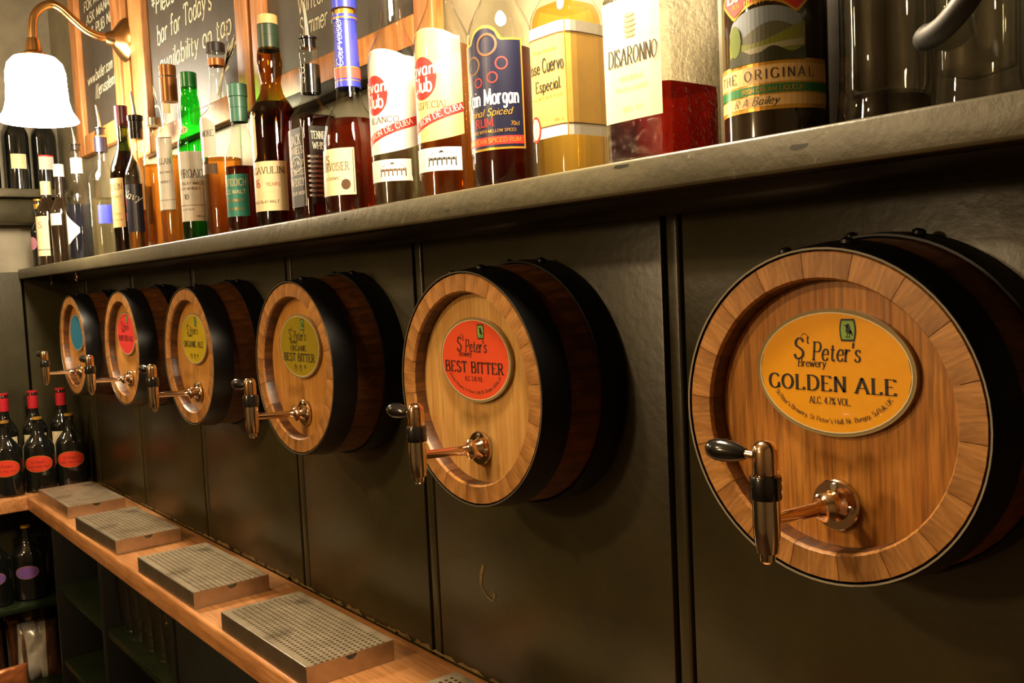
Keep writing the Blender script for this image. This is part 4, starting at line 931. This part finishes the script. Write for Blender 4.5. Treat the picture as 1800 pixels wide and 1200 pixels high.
b.text([('CARIBBEAN SPICED RUM', .0055, -.003, -.0605, SM)], .116, M['gold_ink'], A, .0012, lb_, 'band_lettering')
for eu, ev, er in ((-.022, .036, .012), (.000, .058, .014), (.018, .034, .008), (.006, .018, .007), (-.014, .014, .006)):     # ornamental rings
    quads_mesh('print', [[(eu+er*math.cos(a), ev+er*math.sin(a)), (eu+er*.78*math.cos(a), ev+er*.78*math.sin(a)), (eu+er*.78*math.cos(c), ev+er*.78*math.sin(c)), (eu+er*math.cos(c), ev+er*math.sin(c))] for a, c in ((2*PI*i/18, 2*PI*(i+1)/18) for i in range(18))], b.fn(.116, A, .0010), M['red_ink'] if er < .01 else M['brown_ink'], lb_)
# s square gold tequila
ps = [(0, .002), (.030, 0), (.0345, .004), (.0345, .178)]+blend(.0345, .178, .0160, .235)+[(.0155, .275), (.017, .277), (.017, .29), (0, .29)]
b = B('square-sided bottle of gold tequila with yellow wraparound label', -.8037, ps, M['clear'], pz=lambda z: 5.0 if z < .178 else (5.0-3.0*(z-.178)/.05 if z < .228 else 2.0))
b.fill(.196, M['tequila']); b.cap(.018, .272, .305, cap_mat('red_cap', (150, 30, 30), .3)); gp = cap_mat('yellow_gold_paper', (226, 180, 92), .4)
for k, A in enumerate((0.0, PI/2)):
    lb_ = b.decal('label', R_(-.034 if k else -.033, .033, -.056, .062), .108, gp, A, n=8)
    b.decal('white_band', R_(-.034, .033, -.062, -.050), .108, M['paper'], A, .0006, lb_, n=8); b.decal('white_band', R_(-.034, .033, .052, .064), .108, M['paper'], A, .0006, lb_, n=8)
    b.decal('print', R_(-.034, .033, -.050, -.0485), .108, M['brown_ink'], A, .0008, lb_, n=8); b.decal('print', R_(-.034, .033, .0505, .052), .108, M['brown_ink'], A, .0008, lb_, n=8)
    if not k:
        b.text([('Jose', .013, -.019, .012, dict(thick=.22, thin=.09, w=.021)), ('Cuervo', .015, .013, .012, dict(thick=.22, thin=.09, w=.034)), ('Especial.', .012, .004, -.009, dict(thick=.2, thin=.09, w=.042))], .108, M['ink'], A, .0009, lb_)
        b.text([('Tequila Reposado', .004, 0, .034, SM), ('MADE WITH BLUE AGAVE', .0035, 0, -.018, SM), ('40% vol', .0035, .02, -.045, SM)], .108, M['brown_ink'], A, .0009, lb_, 'small_lettering')
        b.decal('seal', E_(-.020, -.050, .010, .015), .108, M['red_ink'], A, .0010, lb_); b.decal('seal_field', E_(-.020, -.050, .0075, .012), .108, M['cream'], A, .0012, lb_)
# t square amaretto, hammered glass
pt = [(0, .002), (.040, 0), (.0455, .004), (.0458, .168)]+blend(.0458, .168, .018, .195)+[(.0165, .235), (.018, .237), (.018, .25), (0, .25)]
b = B('square hammered-glass amaretto bottle a third full, with glowing cream label', -.6603, pt, M['clear_hammered'], pz=lambda z: 9.0 if z < .17 else (9.0-7.0*(z-.17)/.02 if z < .19 else 2.0))
b.fill(.075, M['amaretto']); b.cap(.0345, .2485, .288, M['black_plastic'])
lb_ = b.decal('label', R_(-.040, .040, -.060, .062), .103, M['cream'], 0.0, n=6, m=2)
b.text([('DISARONNO', .0165, .002, -.004, dict(thick=.15, thin=.045, w=.066, slant=.1))], .103, M['ink'], 0, .0009, lb_)
b.text([('ORIGINALE', .005, 0, -.02, SM), ('ITALIAN LIQUEUR', .0042, 0, -.03, SM), ('SINCE 1525', .0042, 0, -.05, SM)], .103, M['tan'], 0, .0009, lb_, 'small_lettering')
qd = []
for k in range(5): qd += strips(E_(0, .024+.005*k, .009-.0008*abs(k-2), .0018), 8)
quads_mesh('crest', qd, b.fn(.103, 0, .0009), M['tan'], lb_)
# u dark cream liqueur
pu = [(0, .002), (.040, 0), (.0468, .004), (.0470, .162)]+blend(.047, .162, .017, .235)+[(.016, .28), (.0175, .282), (.0175, .295), (0, .295)]
b = B('black-brown cream liqueur bottle with green hill picture and gold base band', -.5222, pu, M['brown_glass'])
b.cap(.0185, .2775, .312, M['ink']); A = .42
gb = b.decal('base_band', R_(-.062, .062, -.0215, .0215), .0475, M['gold_ink'], A, n=24)
b.decal('green_band', R_(-.062, .062, -.007, .0005), .0475, M['green_band'], A, .0007, gb, n=24); b.decal('cream_band', R_(-.062, .062, .002, .0175), .0475, M['tan'], A, .0006, gb, n=24); b.decal('cream_band', R_(-.062, .062, -.018, -.0085), .0475, M['tan'], A, .0006, gb, n=24)
b.text([('THE ORIGINAL', .0085, -.004, .0055, dict(thick=.13, thin=.06, serif=False, track=.35)), ('R A Bailey', .007, -.010, -.0165, dict(thick=.1, thin=.06, serif=False, slant=.4))], .0475, M['ink'], A, .0010, gb)
b.text([('IRISH CREAM LIQUEUR', .004, .006, -.0055, SM)], .0475, M['gold_ink'], A, .0011, gb, 'band_lettering')
pic = b.decal('picture_sky', (-.036, .036, lambda u: -.022, lambda u: .018*math.sqrt(max(0, 1-(u/.036)**2))), .098, cap_mat('sky_ink', (120, 130, 140), .4), A, n=18)
for nm, sh_, c, of in (('far_hill', (-.034, .036, lambda u: -.022, lambda u: -.004+.008*math.sin(u*70+1)), (84, 84, 66), .0007), ('meadow', (-.036, .036, lambda u: -.024, lambda u: -.006+.006*math.sin(u*60-1.2)+u*.12), (112, 118, 40), .0009),
                   ('track', (-.030, .034, lambda u: -.021+u*.1, lambda u: -.016+u*.12), (150, 146, 120), .0011), ('hedge', (-.036, .036, lambda u: -.030, lambda u: -.020+.003*math.sin(u*200)), (40, 44, 18), .0012), ('tree', E_(-.028, -.008, .007, .014), (90, 104, 30), .0013)):
    b.decal(nm, sh_, .098, cap_mat(nm+'_ink', c, .4), A, of, pic, n=18)
b.text([('AN IRISH CREAM', .0048, 0, .0205, dict(SM, track=.3))], .098, M['gold_ink'], A, .0010, pic)
dm = [(-.052, .006), (-.040, .026)]
dia = (-.045, .045, lambda u: (-.018+.012*(1-(u/.029)**2)) if abs(u) < .029 else -.018+(abs(u)-.029)*1.0, lambda u: .016+.012*(1-(u/.045)**2) if abs(u) < .034 else .0211-(abs(u)-.034)*1.75)
lg = b.decal('logo_plate', dia, .126, M['gold_ink'], A, .0006, None, n=32)
b.decal('logo_field', tuple([-.0425, .0425]+[lambda u: dia[2](u*1.02)+.0028, lambda u: dia[3](u*1.02)-.0028]), .126, M['red_ink'], A, .0009, lg, n=32)
b.text([('BAILEYS', .0165, 0, -.001, dict(thick=.2, thin=.08, w=.074))], .126, M['cream'], A, .0012, lg)

# --- bottles on the side shelf
SH2 = 'dark bottles on the side shelf'
for y_, lab, lbl in ((-.235, 'tan', 'dark wine bottle on the side shelf, cut off by the picture edge'), (-.145, 'cream', 'dark wine bottle with cream label on the side shelf'), (-.062, 'paper', 'dark wine bottle with white red-topped label on the side shelf')):
    b = Bottle('wine_bottle', lbl, 'bottle', -3.425, y_, 1.8858, std(.037, .175, .245, .0145, .305), M['dark_glass'], PI/2-.1, group=SH2)
    b.cap(.0158, .258, .308, M['brown_ink'], 'capsule'); lb_ = b.decal('label', R_(-.024, .024, -.024, .024), .092, M[lab], 0)
    if lab == 'paper': b.decal('print', R_(-.024, .024, .019, .024), .092, M['red_ink'], 0, .0007, lb_)
# --- oval beer bottles on the side counter, red-capped wine behind
def flask(label, x, y, z, col, group, rz=PI/2-.35, k=1.0):
    pf = [(0, .002), (.040, 0), (.0465, .005), (.0475, .11), (.0465, .145)]+blend(.0465, .145, .0145, .205, 9, .85)+[(.0125, .222), (.0148, .224), (.0148, .234), (0, .235)]
    b = Bottle('beer_bottle', label, 'bottle', x, y, z, pf, M['dark_glass'], rz, sy=.66, group=group)
    b.cap(.0150, .2355, .2425, M['gold_ink'], 'crown_cap')
    lb_ = b.decal('label', E_(0, 0, .0395*k, .0270*k), .093, M['gold_ink'], 0, .0005, n=24); b.decal('label_field', E_(0, 0, .0375*k, .0252*k), .093, col, 0, .0008, lb_, n=18)
    return b, lb_
ro = cap_mat('red_orange_label', (214, 62, 40), .35); pu_ = cap_mat('violet_label', (120, 84, 156), .4)
for y_, lbl in ((-.075, 'squat black beer bottle with red oval label, closest to the drip tray'), (-.172, 'squat black beer bottle with red oval label, second from the drip tray'), (-.268, 'squat black beer bottle with red oval label, third from the drip tray'), (-.364, 'squat black beer bottle with red oval label, cut off by the picture edge')):
    b, lb_ = flask(lbl, -3.318, y_, ZC+.0008, ro, 'oval beer bottles on the side counter')
    b.text([("St Peter's", .009, 0, .002, dict(SER, w=.036)), ('RUBY RED ALE', .006, 0, -.012, SM)], .093, M['ink'], 0, .0011, lb_)
for y_, lbl in ((-.072, 'red-capped dark wine bottle standing behind the beer bottles, closest to the barrels'), (-.158, 'red-capped dark wine bottle standing behind the beer bottles, middle of the three'), (-.246, 'red-capped dark wine bottle standing behind the beer bottles, cut off by the picture edge')):
    b = Bottle('wine_bottle', lbl, 'bottle', -3.425, y_, ZC+.0008, std(.0375, .19, .25, .0145, .318), M['dark_glass'], PI/2-.2, group='red-capped wine bottles')
    b.cap(.0160, .262, .321, cap_mat('red_capsule', (176, 34, 44), .3), 'capsule'); b.decal('label', R_(-.04, .04, -.055, .055), .122, M['cream'], 0)
for y_, lbl in ((-.225, 'black beer bottle with violet oval label in the side cupboard, beside its post'), (-.322, 'black beer bottle with violet oval label, cut off by the picture edge')):
    flask(lbl, -3.345, y_, .5488, pu_, 'violet-labelled beer bottles in the side cupboard', k=.8)

# --- snack packets in the side cupboard
def packet(label, x, y, z, mat, w_, h_, t_, tilt, rz, stripe):
    root = empty('snack_packet', (x, y, z), rz); tag(root, label, 'packet', 'snack packets in the side cupboard')
    bm = bmesh.new(); N, K = 12, 14; rows = []; rd = random.Random(int(abs(y*1000)))
    for side in (1, -1):
        g = []
        for i in range(N+1):
            row = []
            for j in range(K+1):
                u, v = i/N*2-1, j/K*2-1
                th = t_*max(0, (1-u**4))**.5*max(0, (1-abs(v)**5))**.6
                th *= 1+0.25*rd.uniform(-1, 1) if 0 < i < N and 0 < j < K else 0
                row.append(bm.verts.new((u*w_/2*(1-0.05*(1-v*v)), side*th, (v+1)*h_/2)))
            g.append(row)
        rows.append(g)
    for s, g in zip((1, -1), rows):
        for i in range(N):
            for j in range(K):
                f = (g[i][j], g[i+1][j], g[i+1][j+1], g[i][j+1]); bm.faces.new(f if s < 0 else f[::-1])
    bmesh.ops.remove_doubles(bm, verts=bm.verts, dist=1e-5); bmesh.ops.rotate(bm, verts=bm.verts, matrix=Matrix.Rotation(tilt, 3, 'X'), cent=(0, 0, 0))
    zmin = min(v.co.z for v in bm.verts); bmesh.ops.translate(bm, verts=bm.verts, vec=(0, 0, -zmin))
    obj('bag', bm, mat, root, 60); return root
def bagmat(name, c1, c2, scale):
    m, nt, b = new_mat(name); v = mapping(nt, 'Object', (scale, 3, 2)); f = noise(nt, v, 1.0, 1.0)
    nt.links.new(ramp(nt, f, [(0.46, c1), (0.5, c2)]), b.inputs['Base Color']); b.inputs['Roughness'].default_value = 0.22; b.inputs['Metallic'].default_value = 0.35; return m
bg1 = bagmat('silver_brown_foil', (0.55, 0.5, 0.42, 1), (0.10, 0.045, 0.02, 1), 30); bg2 = bagmat('brown_foil', (0.16, 0.06, 0.025, 1), (0.4, 0.32, 0.22, 1), 18); bg3 = bagmat('orange_foil', (0.5, 0.16, 0.05, 1), (0.3, 0.08, 0.03, 1), 12)
packet('silver and brown foil snack packet standing beside the cupboard post', -3.345, -.215, .2755, bg1, .13, .19, .020, -.30, PI/2-.12, 0)
packet('brown foil snack packet leaning in the side cupboard behind the silver one', -3.42, -.23, .2755, bg2, .13, .21, .018, -.12, PI/2, 0)
packet('silver foil snack packet at the picture edge in the side cupboard', -3.375, -.372, .2755, bg1, .14, .20, .020, -.2, PI/2+.1, 0)
packet('orange foil snack packet lying low at the front of the side cupboard', -3.292, -.315, .2755, bg3, .11, .08, .010, -.1, PI/2+.05, 0)

# ------------------------------------------------------------------ glasses
def tumbler(name, label, x, y, z, prof, group, mat=None):
    root = empty(name, (x, y, z)); tag(root, label, 'glass', group)
    lathe('bowl', prof, mat or M['clear'], root, 40, segs=28); return root
pint = [(0, .006), (.026, .006), (.029, .001), (.031, .003), (.032, .02), (.042, .165), (.0425, .167), (.0405, .166), (.0305, .022), (.028, .014), (0, .014)]
PG = 'pint glasses in the cupboard'
k_ = 0
glass0 = None
spots = [(-3.0+.088*i, yy) for i in range(5) for yy in (-.055,)]+[(-2.48+.088*i, yy) for i in range(5) for yy in (-.055, -.145)]
ordn = ['first', 'second', 'third', 'fourth', 'fifth']
for i, (gx, gy) in enumerate(spots):
    bay = 'cupboard bay nearer side wall' if gx < -2.55 else 'cupboard bay by black cabinet'
    idx = int(round((gx+3.0)/.088)) if gx < -2.55 else int(round((gx+2.48)/.088))
    row = 'rear row' if gy > -.1 else 'front row'
    lab = 'straight clear pint glass, %s along the %s, %s' % (ordn[idx], row, bay)
    if glass0 is None: glass0 = tumbler('pint_glass', lab, gx, gy, .6555, pint, PG)
    else:
        g = copy_tree(glass0); g.location = (gx, gy, .6555); g['label'] = lab
wine = [(0, 0), (.033, 0), (.034, .002), (.008, .006), (.0045, .012), (.0042, .075), (.008, .083), (.026, .10), (.036, .125), (.038, .15), (.034, .185), (.0325, .185), (.0365, .15), (.0345, .126), (.025, .102), (0, .088)]
tumbler('wine_glass', 'stemmed clear wine glass standing behind the cupboard post on the lower green shelf', -2.62, -.09, .4205, wine, 'wine glasses on the lower shelf')
tumbler('wine_glass', 'stemmed clear wine glass on the lower green shelf, deeper in the bay', -2.72, -.06, .4205, wine, 'wine glasses on the lower shelf')
# big glass jugs at the end of the bottle shelf
jug = [(0, .004), (.036, .004), (.0385, .0), (.0405, .002), (.0392, .012), (.0375, .03), (.0365, .06), (.0365, .215), (.0375, .218), (.0345, .218), (.0335, .06), (.0335, .034), (.03, .026), (0, .024)]
jr = empty('glass_jug', (-.4136, -.085, ZS+.0008)); tag(jr, 'tall clear glass jug with thick base beside the black-brown liqueur bottle', 'jug')
lathe('vessel', jug, M['clear'], jr, 40, segs=40); lathe('base_glass', [(0, .0045), (.034, .0045), (.035, .008), (.033, .022), (0, .0235)], thin_glass('thick_base_glass', (0.55, 0.5, 0.42, 1), .35), jr, 40, segs=32)
mg = empty('glass_tankard', (-.334, -.098, ZS+.0008)); tag(mg, 'clear glass tankard with thick black curved handle near the end of the shelf', 'tankard')
tk = [(0, .004), (.030, .004), (.032, 0), (.0335, .002), (.0325, .010), (.0305, .025), (.0305, .19), (.0315, .192), (.0285, .192), (.0278, .03), (0, .022)]
lathe('vessel', tk, M['clear'], mg, 40, segs=36)
hp_ = spline([(-.027, -.018, .060), (-.022, -.032, .054), (.0, -.046, .057), (.022, -.055, .072), (.038, -.052, .100), (.040, -.044, .135), (.032, -.028, .160)], 5)
tube('handle', hp_, [.0090]*len(hp_), M['matt_black'], mg, 14)
g3 = empty('beer_glass', (-.250, -.085, ZS+.0008)); tag(g3, 'clear heavy beer glass at the very end of the visible shelf, beside the black handle', 'glass')
lathe('vessel', [(0, .006), (.028, .006), (.031, 0), (.0345, .003), (.0335, .03), (.037, .05), (.0395, .17), (.038, .17), (.035, .052), (.031, .032), (0, .028)], M['clear'], g3, 40, segs=32)
